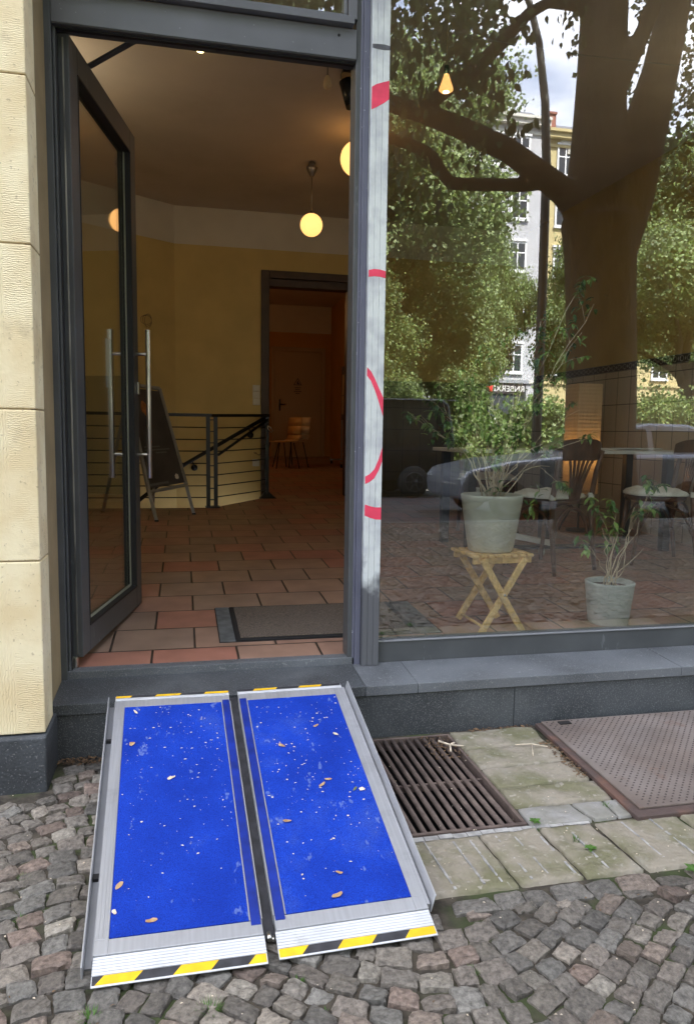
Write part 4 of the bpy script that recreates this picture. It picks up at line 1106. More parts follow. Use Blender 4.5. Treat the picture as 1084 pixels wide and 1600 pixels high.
def leaf_geo(p, d, L, w_, up, V_, F_, M_, mi):
    """pointed folded leaf as 4 tris"""
    d = d.normalized(); s_ = d.cross(up)
    if s_.length < 1e-3: s_ = d.cross(Vector((1, 0.3, 0)))
    s_.normalize(); u_ = s_.cross(d).normalized(); o = len(V_)
    V_ += [p, p + d * L * 0.30 + s_ * w_ / 2 + u_ * w_ * 0.12, p + d * L * 0.62 + s_ * w_ * 0.40 + u_ * w_ * 0.10, p + d * L - u_ * L * 0.12,
           p + d * L * 0.62 - s_ * w_ * 0.40 + u_ * w_ * 0.10, p + d * L * 0.30 - s_ * w_ / 2 + u_ * w_ * 0.12, p + d * L * 0.30, p + d * L * 0.62]
    for f in ((0, 1, 6), (6, 1, 2, 7), (7, 2, 3), (0, 6, 5), (6, 7, 4, 5), (7, 3, 4)): F_.append(tuple(i + o for i in f)); M_.append(mi)

def potted(name, label, cx, cy, z0, r0, r1, hgt, pm, stems, seed, leafsize, extra=()):
    rr = random.Random(seed)
    t_ = thing(name, (cx, cy, z0), label, 'potted plant')
    h = MB(); n_ = 40
    h.lathe([(0.0001, 0.0), (r0 * .94, 0.0), (r0, 0.008), (r1 * 0.985, hgt * 0.93), (r1, hgt - 0.004), (r1 - 0.004, hgt), (r1 - 0.012, hgt - 0.002), (r1 - 0.014, hgt - 0.03), (0.0001, hgt - 0.032)], (cx, cy, z0), n_)
    obj('pot', h, pm, t_)
    h = MB(); h.lathe([(0.0001, hgt - 0.024), (r1 * 0.5, hgt - 0.022), (r1 - 0.016, hgt - 0.028)], (cx, cy, z0), 24); obj('soil', h, 'soil', t_)
    sm = MB(); V_, F_, M_ = [], [], []
    def twig(p0, d, L, r, depth):
        pts = [p0]; p = p0; n_ = 5
        for i in range(n_):
            d = (d + Vector((rr.uniform(-.22, .22), rr.uniform(-.22, .22), rr.uniform(-.12, .12)))).normalized(); p = p + d * L / n_; pts.append(p)
        sm.tube(pts, [r * (1 - 0.7 * i / n_) for i in range(n_ + 1)], 5)
        if depth > 0:
            for k_ in range(rr.choice((2, 3))):
                q = pts[rr.randint(2, 5)]
                twig(q, (d + Vector((rr.uniform(-.9, .9), rr.uniform(-.7, .7), rr.uniform(-.3, .5)))).normalized(), L * rr.uniform(.35, .6), r * 0.5, depth - 1)
        else:
            for k_ in range(rr.randint(8, 13)):
                q = pts[rr.randint(2, 5)]
                dd = Vector((rr.uniform(-1, 1), rr.uniform(-1, 1), rr.uniform(-1.1, 0.1)))
                leaf_geo(q, dd, leafsize * rr.uniform(.7, 1.15), leafsize * 0.42, Vector((0, 0, 1)), V_, F_, M_, 0 if rr.random() < .45 else 1)
    for (tx_, ty_, tz_, r, dep) in stems:
        b0 = Vector((cx + rr.uniform(-.035, .035), cy + rr.uniform(-.035, .035), z0 + hgt - 0.03)); tgt = Vector((tx_, ty_, tz_))
        pts = [b0]; nseg = 8
        for i in range(1, nseg + 1):
            f = i / nseg; q = b0.lerp(tgt, f) + Vector((rr.uniform(-.016, .016), rr.uniform(-.016, .016), 0.06 * math.sin(f * math.pi) * (1 if abs(tx_ - cx) > .15 else 0)))
            pts.append(q)
        sm.tube(pts, [r * 1.02 * (1 - 0.62 * i / nseg) for i in range(nseg + 1)], 6)
        d0 = (pts[-1] - pts[-2]).normalized()
        for k_ in range(dep):
            q = pts[rr.randint(4, 8)]
            twig(q, (d0 + Vector((rr.uniform(-.8, .8), rr.uniform(-.6, .6), rr.uniform(-.3, .4)))).normalized(), rr.uniform(.08, .2), r * 0.4, rr.choice((0, 0, 1)))
    for (x_, y_, z_, n_) in extra:
        for k_ in range(n_):
            dd = Vector((rr.uniform(-1, 1), rr.uniform(-1, 1), rr.uniform(-1.2, 0.3)))
            leaf_geo(Vector((x_ + rr.uniform(-.045, .045), y_ + rr.uniform(-.04, .04), z_ + rr.uniform(-.04, .04))), dd, leafsize * rr.uniform(.7, 1.2), leafsize * .42, Vector((0, 0, 1)), V_, F_, M_, 0 if rr.random() < .5 else 1)
    obj('stems', sm, 'stem', t_)
    me = bpy.data.meshes.new('foliage'); off = Vector(t_.location); me.from_pydata([tuple(v - off) for v in V_], [], F_)
    me.materials.append(MATS['ficus_leaf']); me.materials.append(MATS['ficus_leaf_light']); me.polygons.foreach_set('material_index', M_)
    link_mesh('foliage', me, t_)
    return t_
rs = random.Random(5)
stems = [(1.12, .28, .97, .0042, 4), (1.20, .35, 1.06, .004, 4), (1.27, .25, .93, .0035, 4), (1.34, .40, 1.22, .0035, 3), (1.42, .3, 1.12, .004, 4), (1.50, .38, 1.30, .004, 4), (1.56, .33, 1.22, .004, 4),
         (1.64, .30, 1.08, .004, 4), (1.72, .40, 1.50, .006, 2), (1.90, .42, 1.66, .004, 3), (1.98, .40, 1.60, .003, 3), (1.92, .42, 1.46, .003, 2), (1.66, .35, 1.38, .005, 4), (1.60, .30, 1.42, .005, 3),
         (1.76, .36, 0.80, .003, 2), (1.70, .3, .92, .003, 3), (2.00, .40, .94, .0025, 2), (1.93, .4, 1.08, .0025, 1), (1.38, .32, 1.02, .004, 4), (1.46, .42, 1.35, .004, 4), (1.30, .30, 1.14, .004, 3), (1.58, .28, 1.00, .0045, 3), (1.44, .28, .90, .004, 3)]
potted('ficus_plant', 'tall leggy ficus in a beige conical pot standing on the wooden stool', 1.442, 0.315, 0.396, 0.108, 0.148, 0.272, 'pot_concrete', stems, 4, 0.047,
       extra=((1.14, .3, .93, 5), (1.30, .3, .90, 5), (1.43, .24, .72, 9), (1.60, .25, .62, 12), (1.62, .22, .70, 7), (1.99, .4, 1.60, 6), (2.0, .4, .93, 5), (1.50, .3, 1.0, 14), (1.38, .3, 1.0, 14), (1.42, .3, 0.93, 16), (1.55, .3, .95, 14), (1.28, .3, 1.02, 10), (1.60, .3, 1.08, 12), (1.48, .3, 1.12, 12), (1.20, .3, .96, 8), (1.62, .35, 1.25, 12), (1.74, .4, 1.42, 10), (1.90, .4, 1.58, 8), (1.70, .38, 1.15, 10), (1.36, .33, 1.15, 12), (1.92, .42, 1.44, 8)))
stems2 = [(2.28, .32, .66, .003, 2), (2.22, .3, .60, .0035, 2), (2.02, .28, .50, .003, 2), (1.95, .28, .42, .0022, 1), (2.12, .33, .56, .0045, 2), (2.18, .3, .44, .003, 0), (2.24, .27, .40, .003, 0), (2.10, .27, .52, .0045, 1), (2.33, .33, .62, .002, 1)]
potted('ficus_plant', 'small sparse ficus in a grey pot standing on the tiled floor', 2.094, 0.315, 0.012, 0.098, 0.122, 0.215, 'pot_grey', stems2, 9, 0.055,
       extra=((2.0, .28, .50, 4), (2.28, .32, .62, 3)))

# bentwood chairs
def bent_chair(loc, rz, label, grp='bentwood chairs at the table'):
    t_ = thing('bentwood_chair', loc, label, 'chair', grp, rz)     # local: back at -y, seat looks to +y
    def part(nm, h, m='bentwood', b=0.0): return obj(nm, h, m, t_, local=True, bevel=b)
    h = MB(); h.lathe([(0.0001, 0.445), (0.19, 0.445), (0.205, 0.452), (0.205, 0.475), (0.19, 0.482), (0.0001, 0.478)], (0, 0, 0), 28); part('seat', h)
    for sx in (-1, 1):
        h = MB(); h.tube([(sx * 0.21, -0.235, 0.0), (sx * 0.205, -0.20, 0.25), (sx * 0.20, -0.185, 0.47), (sx * 0.205, -0.215, 0.66), (sx * 0.215, -0.25, 0.80)], [0.013, 0.017, 0.018, 0.017, 0.014], 10); part('leg', h)
        h = MB(); h.tube([(sx * 0.19, 0.20, 0.0), (sx * 0.165, 0.16, 0.25), (sx * 0.155, 0.14, 0.45)], [0.012, 0.016, 0.017], 10); part('leg', h)
        h = MB(); pts = [(sx * (0.205 - 0.0 * a), -0.16 + 0.30 * a, 0.20 + 0.245 * math.sin(min(1, a * 1.6) * math.pi / 2)) for a in np.linspace(0, 0.55, 7)]
        h.tube([(sx * 0.20, -0.20, 0.24), (sx * 0.185, -0.12, 0.38), (sx * 0.17, 0, 0.435), (sx * 0.17, 0.08, 0.40), (sx * 0.168, 0.15, 0.26)], 0.0095, 8); part('side_brace', h)
    h = MB(); h.tube([(-0.195, -0.20, 0.22)] + [(0.165 * math.cos(a), -0.19, 0.25 + 0.175 * math.sin(a)) for a in np.linspace(math.pi, 0, 12)] + [(0.195, -0.20, 0.22)], 0.0095, 8); part('rear_arch', h)
    # curved crest rail
    h = MB(); N = 14
    for i in range(N):
        a0, a1 = [(-1 + 2 * (i + j_) / N) for j_ in (0, 1)]
        f = lambda a, z, o_: (a * 0.235, -0.255 + 0.055 * a * a - o_, z)
        tz = lambda a: 0.875 - 0.035 * abs(a) ** 3
        h.hexa([f(a0, 0.735, 0.014), f(a1, 0.735, 0.014), f(a1, 0.735, -0.010), f(a0, 0.735, -0.010)], [f(a0, tz(a0), 0.026), f(a1, tz(a1), 0.026), f(a1, tz(a1), 0.006), f(a0, tz(a0), 0.006)])
    part('crest_rail', h)
    for i in range(6):
        k_ = i - 2.5
        h = MB(); pts = [(k_ * 0.018, -0.20, 0.475), (k_ * 0.024, -0.215, 0.58), (k_ * 0.040, -0.238, 0.70), (k_ * 0.050, -0.25, 0.75)]
        for a, b in zip(pts[:-1], pts[1:]): h.obox(a, b, 0.017, 0.009, up=(0, 1, 0))
        part('back_slat', h)
    # tufted cushion
    h = MB(); n_ = 16; vs = []
    for i in range(n_ + 1):
        for j_ in range(n_ + 1):
            u, v = -1 + 2 * i / n_, -1 + 2 * j_ / n_
            x_ = u * math.sqrt(1 - v * v * .32) * 0.21; y_ = v * math.sqrt(1 - u * u * .32) * 0.205
            e = max(abs(u), abs(v)); hh = 0.045 * (1 - e ** 5) * (0.72 + 0.28 * math.cos(u * math.pi * 2.0) * math.cos(v * math.pi * 2.0))
            vs.append((x_, y_, 0.484 + 0.012 + hh))
    fs = [(i * (n_ + 1) + j_, (i + 1) * (n_ + 1) + j_, (i + 1) * (n_ + 1) + j_ + 1, i * (n_ + 1) + j_ + 1) for i in range(n_) for j_ in range(n_)]
    h.add(vs, fs, 0, True); vb = [(x_, y_, 0.484 + (0.0 if abs(z_) > 9 else 0.0)) for x_, y_, z_ in vs]; h.add(vb, [tuple(reversed(f)) for f in fs], 0, True)
    ring = [i for i in range(n_ + 1)] + [i * (n_ + 1) + n_ for i in range(1, n_ + 1)] + [n_ * (n_ + 1) + j_ for j_ in range(n_ - 1, -1, -1)] + [i * (n_ + 1) for i in range(n_ - 1, 0, -1)]
    nv = (n_ + 1) ** 2
    for a, b in zip(ring, ring[1:] + ring[:1]): h.f.append((a, b, b + nv, a + nv)); h.m.append(0); h.sm.append(True)
    part('cushion', h, 'cushion')
    for sx in (-1, 1):
        h = MB(); h.lathe([(0.021, -0.018), (0.021, 0.018)], (sx * 0.20, -0.187, 0.50), 14); part('cushion_tie', h, 'cushion')
    return t_
bent_chair((2.395, 1.56, S * 1.56), math.radians(24), 'dark bentwood chair seen from behind, nearest the small grey pot')
bent_chair((3.27, 1.66, S * 1.66), math.radians(74), 'dark bentwood chair at the right end of the table, seen side on')
bent_chair((2.50, 2.78, S * 2.78), math.radians(172), 'dark bentwood chair on the far side of the table behind the stool')
tb_ = thing('cafe_table', (2.85, 2.25, S * 2.2), 'long white topped table with dark square legs behind the chairs', 'table')
obj('table_top', MB().box(1.93, 3.86, 1.95, 2.62, 0.822, 0.848), 'table_white', tb_, bevel=0.004)
for x_, y_ in ((2.02, 2.02), (2.02, 2.55), (3.62, 2.02), (3.62, 2.55)):
    obj('leg', MB().box(x_ - 0.03, x_ + 0.03, y_ - 0.03, y_ + 0.03, S * y_ + 0.001, 0.821), 'black_metal', tb_)
obj('centre_leg', MB().box(2.68, 2.76, 2.18, 2.26, S * 2.2 + .02, 0.821).box(2.45, 3.35, 2.17, 2.27, S * 2.2 + 0.001, S * 2.2 + 0.02), 'black_metal', tb_, bevel=0.002)
mg = thing('paper_stack', (3.2, 2.3, 0.85), 'flat white papers lying on the white table top', 'papers')
obj('sheets', MB().box(3.1, 3.5, 2.2, 2.45, 0.8485, 0.858), 'paper', mg, bevel=0.002); obj('cover', MB().box(3.3, 3.62, 2.1, 2.3, 0.8585, 0.864), 'white_plastic', mg)
cf = thing('castor_base', (2.35, 2.05, S * 2), 'white metal crossbar base on small castors under the table', 'trolley')
h = MB(); h.obox((2.05, 2.15, 0.27), (2.62, 1.92, 0.17), 0.05, 0.04); h.obox((2.18, 2.3, 0.30), (2.18, 2.3, 0.55), 0.04, 0.04); h.obox((2.05, 1.95, 0.17), (2.30, 2.35, 0.26), 0.04, 0.04); obj('crossbar', h, 'white_plastic', cf, bevel=0.004)
for p in ((2.10, 2.13, 0.16), (2.25, 2.06, .15), (2.56, 1.95, 0.12), (2.09, 2.0, 0.11)):
    h = MB(); h.lathe([(0.0001, -0.012), (0.028, -0.012), (0.03, 0), (0.028, 0.012), (0.0001, 0.012)], (p[0], p[1], S * p[1] + 0.031), 14, axis='x'); h.box(p[0] - .006, p[0] + .006, p[1] - .006, p[1] + .006, S * p[1] + .05, S * p[1] + .15); obj('castor', h, 'white_plastic', cf)
# glowing paper floor lamp
ln = thing('paper_lamp', (3.42, 2.95, S * 2.95), 'tall square paper floor lamp glowing orange behind the white table', 'lamp')
h = MB(); rr = random.Random(2); N = 60; vs = []
for i in range(N + 1):
    z_ = 0.45 + i * 0.95 / N; w0 = 0.110 + (0.0022 if i % 2 else 0) + rr.uniform(-.0006, .0006)
    for (a_, b_2) in ((-1, -1), (0, -1), (1, -1), (1, 0), (1, 1), (0, 1), (-1, 1), (-1, 0)):
        vs.append((3.42 + a_ * w0 + rr.uniform(-.001, .001), 2.95 + b_2 * w0 + rr.uniform(-.001, .001), z_))
h.add(vs, [(i * 8 + k_, i * 8 + (k_ + 1) % 8, (i + 1) * 8 + (k_ + 1) % 8, (i + 1) * 8 + k_) for i in range(N) for k_ in range(8)])
obj('paper_shade', h, 'shade_paper', ln)
h = MB(); h.lathe([(0.045 * math.sin(a), 0.045 * math.cos(a)) for a in np.linspace(0.01, math.pi - 0.01, 12)], (3.44, 2.94, 0.80), 16); obj('bulb', h, 'lantern_bulb', ln)
h = MB(); h.tube([(3.42, 2.95, S * 2.95 + .02), (3.42, 2.95, 0.75)], 0.009, 8).lathe([(0.0001, .02), (0.10, .02), (0.11, 0.0)], (3.42, 2.95, S * 2.95 + .001), 20)
for dx, dy in ((1, 1), (1, -1), (-1, 1), (-1, -1)): h.tube([(3.42, 2.95, 0.47), (3.42 + .107 * dx, 2.95 + .107 * dy, 0.455)], 0.003, 5)
obj('stand', h, 'black_metal', ln)
wc = MB(); wc.tube([(2.94, 2.3, 0.56), (2.93, 2.2, 0.40), (2.80, 2.1, 0.30), (2.72, 2.0, 0.26)], 0.006, 6)
tag(obj('power_cable', wc, 'ink'), 'thin black cable drooping under the table by the right chair', 'cable')
lc = MB(); lc.tube([(1.5, 0.9, 3.02), (2.1, 0.85, 2.98), (2.9, 0.8, 2.97), (3.95, 0.8, 2.93)], 0.0025, 5)
tag(obj('tension_wire', lc, 'steel'), 'thin wire strung high across the inside of the window', 'wire')

# ================================================================== RAMP
GM = (-0.012 + 0.229) / (1.45 - 0.285)
ramp = thing('wheelchair_ramp', (0.19, -0.87, -0.24), 'portable blue and aluminium wheelchair ramp in two halves leading up to the step', 'ramp')
def panel(c, mirror):
    BLc, BRc, TLc, TRc = [Vector(p) for p in c]
    up_ = Vector((0, -GM, 1)).normalized()
    def P(s_, t_, h_=0.0):
        if mirror: s_ = 1 - s_
        return (BLc * (1 - s_) + BRc * s_) * (1 - t_) + (TLc * (1 - s_) + TRc * s_) * t_ + up_ * h_
    def blk(mb, s0, s1, t0, t1, h0, h1, mi=0):
        b = [P(s0, t0, h0), P(s1, t0, h0), P(s1, t1, h0), P(s0, t1, h0)]; tt = [P(s0, t0, h1), P(s1, t0, h1), P(s1, t1, h1), P(s0, t1, h1)]
        if mirror: b.reverse(); tt.reverse()
        mb.hexa(b, tt, mi)
    dk = MB()
    blk(dk, 0.0, 0.082, 0.10, 0.972, -0.026, 0.0); blk(dk, 0.083, 0.995, 0.065, 0.099, -0.026, 0.0); blk(dk, 0.083, 0.995, 0.936, 0.972, -0.026, 0.0)
    blk(dk, 0.0, 0.082, 0.065, 0.0995, -0.026, 0.0)
    blk(dk, 0.083, 0.992, 0.10, 0.935, -0.026, -0.003)
    blk(dk, 0.992, 1.0, 0.10, 0.935, -0.026, 0.004)
    for s_ in (0.02, 0.045, 0.065): blk(dk, s_, s_ + 0.003, 0.10, 0.97, 0.0003, 0.0012)
    half = obj('ramp_half', dk, 'aluminium', ramp, bevel=0.0015)
    g_ = MB(); blk(g_, 0.085, 0.918, 0.100, 0.934, -0.0028, 0.0012); obj('grip_surface', g_, 'blue_grip', half)
    g_ = MB(); blk(g_, 0.9185, 0.926, 0.100, 0.934, -0.0028, 0.003); obj('trim_strip', g_, 'aluminium', half)
    g_ = MB(); blk(g_, 0.928, 0.988, 0.088, 0.945, 0.0003, 0.0022); obj('hinge_strip', g_, 'blue_hinge', half)
    # lower lip with grooves
    lp = MB(); blk(lp, 0.0, 1.0, 0.002, 0.0645, -0.010, -0.0065)
    for i in range(6): a = 0.0245 + i * 0.00672; blk(lp, 0.0, 1.0, a, a + 0.0056, -0.006, -0.0035)
    blk(lp, 0.0, 1.0, 0.0, 0.0235, -0.0063, -0.0045)
    obj('lower_lip', lp, 'white_alu', half, bevel=0.0006)
    ul = MB()
    for i in range(2): a = 0.9735 + i * 0.007; blk(ul, 0.0, 0.995, a, a + 0.0056, -0.010, 0.001)
    blk(ul, 0.0, 0.995, 0.9735, 1.0, -0.012, -0.001); obj('upper_lip', ul, 'white_alu', half, bevel=0.0006)
    def hazard(t0, t1, hh, slant, off, n_=6, s0=0.004, s1=0.994):
        hz = MB(); wd = 0.216; k_ = -4; a = off - 4 * wd
        def clip(x): return min(max(x, s0), s1)
        while a < 1.2:
            b = a + wd
            # parallelogram clipped to [s0, s1]: sample bottom/top
            for j_ in range(8):
                u0, u1 = j_ / 8, (j_ + 1) / 8
                xa0, xb0 = clip(a + slant * u0), clip(b + slant * u0); xa1, xb1 = clip(a + slant * u1), clip(b + slant * u1)
                if xb0 - xa0 > 1e-4 or xb1 - xa1 > 1e-4:
                    tt0, tt1 = t0 + (t1 - t0) * u0, t0 + (t1 - t0) * u1
                    q = [(xa0, tt0), (xb0, tt0), (xb1, tt1), (xa1, tt1)]
                    if mirror: hz.quad(*[P(1 - s_, t_, hh) for s_, t_ in q], mi=k_ % 2)
                    else: hz.quad(*[P(s_, t_, hh) for s_, t_ in q], mi=k_ % 2)
            a = b; k_ += 1
        obj('hazard_tape', hz, ['hazard_yellow', 'hazard_black'], half)
    hazard(0.0035, 0.0228, -0.0042, 0.05, 0.02 if not mirror else 0.355)
    hazard(0.9875, 0.9985, 0.0013, 0.02, 0.34 if not mirror else 0.58)
    return P, blk, half
PL, blkL, halfL = panel([(-0.203, -1.450, -0.229), (0.176, -1.450, -0.229), (-0.246, -0.278, -0.012), (0.158, -0.287, -0.012)], False)
# outer side profile of the left half: recessed web and thin upright rail
h = MB(); blkL(h, -0.050, -0.001, 0.055, 0.97, -0.030, -0.022); blkL(h, -0.006, -0.001, 0.055, 0.97, -0.022, -0.001); obj('side_web', h, 'aluminium_dull', halfL)
h = MB(); blkL(h, -0.062, -0.051, 0.035, 0.985, -0.030, 0.010); obj('side_rail', h, 'aluminium', halfL, bevel=0.002)
h = MB(); blkL(h, -0.048, -0.008, 0.27, 0.285, -0.0218, -0.012); blkL(h, -0.048, -0.008, 0.78, 0.79, -0.0218, -0.012); obj('rubber_stop', h, 'rubber', halfL)
PR, blkR, halfR = panel([(0.202, -1.443, -0.229), (0.581, -1.434, -0.229), (0.187, -0.285, -0.012), (0.583, -0.278, -0.012)], True)
# right half: mirrored panel, so s runs from its outer (right) edge; outward leaning flange
h = MB(); blkR(h, -0.022, -0.001, 0.075, 0.975, -0.028, 0.0)
def flange():
    m_ = MB()
    for (sa, ha, sb_, hb) in ((-0.0225, -0.024, -0.060, 0.016),):
        a = [PR(sa, 0.072, ha), PR(sa, 0.975, ha), PR(sb_, 0.990, hb), PR(sb_, 0.082, hb)]
        b = [PR(sa - 0.012, 0.072, ha), PR(sa - 0.012, 0.975, ha), PR(sb_ - 0.012, 0.990, hb), PR(sb_ - 0.012, 0.082, hb)]
        m_.add(a + b, [(0, 1, 2, 3), (7, 6, 5, 4), (0, 4, 5, 1), (1, 5, 6, 2), (2, 6, 7, 3), (3, 7, 4, 0)])
    return m_
obj('side_web', h, 'aluminium', halfR)
obj('side_rail', flange(), 'aluminium', halfR, bevel=0.002)
# hinge between both halves
hg = MB()
a, b, c_, d_ = PL(1.0, 0.065, -0.02), PR(1.0, 0.065, -0.02), PR(1.0, 0.985, -0.02), PL(1.0, 0.985, -0.02)
dn = Vector((0, 0, -0.008)); hg.hexa([a + dn, b + dn, c_ + dn, d_ + dn], [a, b, c_, d_]); obj('hinge_gap', hg, 'hazard_black', ramp)
hn = MB(); hn.tube([PL(1.03, 0.058, -0.012), PL(1.03, 0.075, -0.012)], 0.006, 10); hn.tube([PL(1.055, 0.06, -0.018), PL(1.055, 0.07, -0.018)], 0.004, 8); obj('hinge_knuckle', hn, 'steel', ramp)

# leaf litter lying on the ramp
def flake(p, n_up, L, w_, ang_, seed):
    rr = random.Random(seed); b = MB(); X = Vector((math.cos(ang_), math.sin(ang_), 0)); X = (X - n_up * X.dot(n_up)).normalized(); Y = n_up.cross(X)
    n_ = 9; c = p + n_up * (0.002 + w_ * 0.10); ring = []
    for i in range(n_):
        a = 2 * math.pi * i / n_; r_ = rr.uniform(.75, 1.12)
        ring.append(p + X * L / 2 * math.cos(a) * r_ + Y * w_ / 2 * math.sin(a) * r_ + n_up * (0.001 + rr.uniform(0, w_ * .25)))
    b.add([c] + ring, [(0, i + 1, (i + 1) % n_ + 1) for i in range(n_)], 0, True); return b
UPR = Vector((0, -GM, 1)).normalized()
def ramp_z(y): return -0.229 + GM * (y + 1.45)
LV = [(-0.170, -0.395, .030, .009, 'pale_chip', 'pale curled husk nearest the top left corner of the ramp'), (-0.170, -0.585, .022, .020, 'dry_leaf', 'round tan leaf high on the left half of the ramp'),
      (-0.045, -0.775, .026, .014, 'pale_chip', 'cream curled husk in the middle of the left half'), (-0.165, -1.180, .030, .015, 'dry_leaf', 'tan leaf low on the left half of the ramp'),
      (-0.170, -1.262, .018, .012, 'pale_chip', 'small pale flake at the lower left of the left half'), (-0.082, -1.300, .028, .012, 'dry_leaf', 'orange brown leaf just above the lower edge of the left half'),
      (0.308, -0.655, .030, .014, 'dry_leaf', 'tan leaf upper left on the right half'), (0.497, -0.612, .026, .013, 'pale_chip', 'cream curled husk near the right edge'),
      (0.405, -0.868, .032, .012, 'dry_leaf', 'light brown leaf in the middle of the right half'), (0.427, -0.845, .026, .010, 'dry_leaf', 'narrow brown leaf touching the one in the middle'),
      (0.520, -0.905, .022, .014, 'pale_chip', 'white crumpled husk at the right of the right half'), (0.499, -0.902, .026, .008, 'olive_leaf', 'dull green leaf beside the white crumpled husk'),
      (0.278, -1.012, .026, .014, 'dry_leaf', 'tan leaf lying on the trim line of the right half'), (0.385, -1.22, .022, .010, 'dry_leaf', 'small brown leaf low on the right half'),
      (0.365, -1.292, .038, .013, 'dry_leaf', 'longest brown leaf near the lower edge of the right half'), (0.44, -0.555, .026, .010, 'dry_leaf', 'tan leaf highest on the right half')]
for i, (x_, y_, L, w_, m_, lab) in enumerate(LV):
    o = obj('fallen_leaf', flake(Vector((x_, y_, ramp_z(y_) + 0.0015)), UPR, L, w_, random.uniform(-1.2, 1.2), i), m_)
    tag(o, lab, 'leaf', 'fallen leaves on the ramp')
# crumbs: tiny seed scales too many to count
cr = MB()
for i in range(400):
    if i < 200: s_, t_ = random.uniform(.1, .9), random.betavariate(1.6, 1.2) * .8 + .13; p = PL(s_, t_, 0.0018)
    else: s_, t_ = random.uniform(.1, .9), random.betavariate(1.6, 1.2) * .8 + .13; p = PR(s_, t_, 0.0018)
    r_ = random.choice((.0011, .0014, .0018, .0022, .0028, .0040, .0052)); a = random.uniform(0, 6.28); e_ = random.uniform(.3, .8)
    X = Vector((math.cos(a), math.sin(a), 0)) * r_; Y = Vector((-math.sin(a), math.cos(a), 0)) * r_ * e_
    cr.add([p - X, p - Y + UPR * .0008, p + X, p + Y + UPR * .0008], [(0, 1, 2, 3)])
for i in range(520):
    x_, y_ = random.uniform(-1.2, 2.6), random.uniform(-2.1, -0.5)
    if -0.27 < x_ < 0.63 and y_ > -1.47: continue
    p = Vector((x_, y_, GZ + 0.004)); r_ = random.choice((.0014, .002, .003, .004)); a = random.uniform(0, 6.28)
    X = Vector((math.cos(a), math.sin(a), 0)) * r_; Y = Vector((-math.sin(a), math.cos(a), 0)) * r_ * .6; Z_ = Vector((0, 0, .0015))
    cr.add([p - X, p - Y + Z_, p + X, p + Y + Z_], [(0, 1, 2, 3)])
tag(obj('seed_crumbs', cr, 'pale_chip'), 'tiny pale seed scales scattered over ramp and pavement', 'debris', kind='stuff')
# debris along the foot of the step
dbm = MB()
def scatter(n_, fx, fy, zz, smin=.003, smax=.010):
    for i in range(n_):
        p = Vector((fx(), fy(), zz + random.uniform(.001, .006))); r_ = random.uniform(smin, smax); a = random.uniform(0, 6.28)
        X = Vector((math.cos(a), math.sin(a), random.uniform(-.3, .3))) * r_; Y = Vector((-math.sin(a), math.cos(a), random.uniform(-.3, .3))) * r_ * random.uniform(.15, .6)
        dbm.add([p - X, p - Y, p + X, p + Y + Vector((0, 0, r_ * .3))], [(0, 1, 2, 3)])
scatter(260, lambda: random.uniform(-0.45, -0.2), lambda: -0.256 - abs(random.gauss(0, .03)), GZ)
scatter(160, lambda: random.uniform(1.12, 1.40), lambda: -0.262 - abs(random.gauss(0, .012)), GZ - .004)
scatter(220, lambda: 1.375 + random.gauss(0, .015), lambda: random.uniform(-0.75, -0.42), GZ)
scatter(150, lambda: random.uniform(0.90, 1.03), lambda: random.uniform(-0.50, -0.29), GZ - .004)
scatter(160, lambda: random.uniform(-1.1, 2.5), lambda: random.uniform(-2.1, -1.3), GZ - .006, .003, .007)
tag(obj('leaf_debris', dbm, 'debris'), 'brown plant debris gathered along the step and the grate', 'debris', kind='stuff')
# weeds and moss in the joints
wd = MB()
def tuft(x_, y_, n_, r_, hgt):
    for i in range(n_):
        a = random.uniform(0, 6.28); d = Vector((math.cos(a), math.sin(a), 0)); p = Vector((x_, y_, GZ - .012)) + d * random.uniform(0, r_ * .4)
        q = p + d * r_ * random.uniform(.5, 1) + Vector((0, 0, hgt * random.uniform(.5, 1))); sd = Vector((-d.y, d.x, 0)) * .0016
        wd.add([p - sd, p + sd, q], [(0, 1, 2)])
for x_, y_, n_, r_, h_ in ((0.045, -1.545, 60, .03, .03), (-0.195, -1.52, 50, .028, .03), (0.235, -1.50, 30, .02, .02), (0.62, -1.55, 30, .02, .02), (-0.40, -1.16, 26, .018, .02), (-0.43, -0.98, 30, .02, .02), (1.04, -1.02, 20, .015, .02), (1.13, -1.10, 40, .015, .03), (1.335, -0.93, 40, .02, .025), (0.905, -1.80, 24, .02, .02)): tuft(x_, y_, n_, r_, h_)
for i in range(60): tuft(random.uniform(-1, 2.4), random.uniform(-2.0, -1.4), 6, .010, .010)
tag(obj('joint_grass', wd, 'weed'), 'small green grass tufts growing between the setts', 'grass', kind='stuff')
def sprout(x_, y_, label, s_=1.0):
    V_, F_, M_ = [], [], []
    for i in range(6):
        a = i * 1.05; leaf_geo(Vector((x_, y_, GZ + .002)), Vector((math.cos(a), math.sin(a), random.uniform(.2, .8))), .02 * s_, .013 * s_, Vector((0, 0, 1)), V_, F_, M_, 0)
    me = bpy.data.meshes.new('sprout'); me.from_pydata([tuple(v) for v in V_], [], F_); me.materials.append(MATS['weed']); tag(link_mesh('weed_sprout', me), label, 'weed', 'small weeds in the slab joints')
sprout(1.055, -0.985, 'small green weed in the mortar joint right of the iron grate', 1.1); sprout(1.145, -1.155, 'bright green weed between two grooved slabs', 1.1); sprout(1.37, -1.31, 'upright green weed at the edge of the setts below the grooved slabs', 1.5)
tw = MB(); tw.tube([(0.955, -0.375, GZ + .012), (0.985, -0.42, GZ + .014), (1.01, -0.40, GZ + .012)], .004, 6); tw.tube([(0.985, -0.42, GZ + .014), (0.97, -0.47, GZ + .012)], .0035, 6); tw.tube([(0.985, -0.42, GZ + .014), (1.035, -0.435, GZ + .012)], .003, 6)
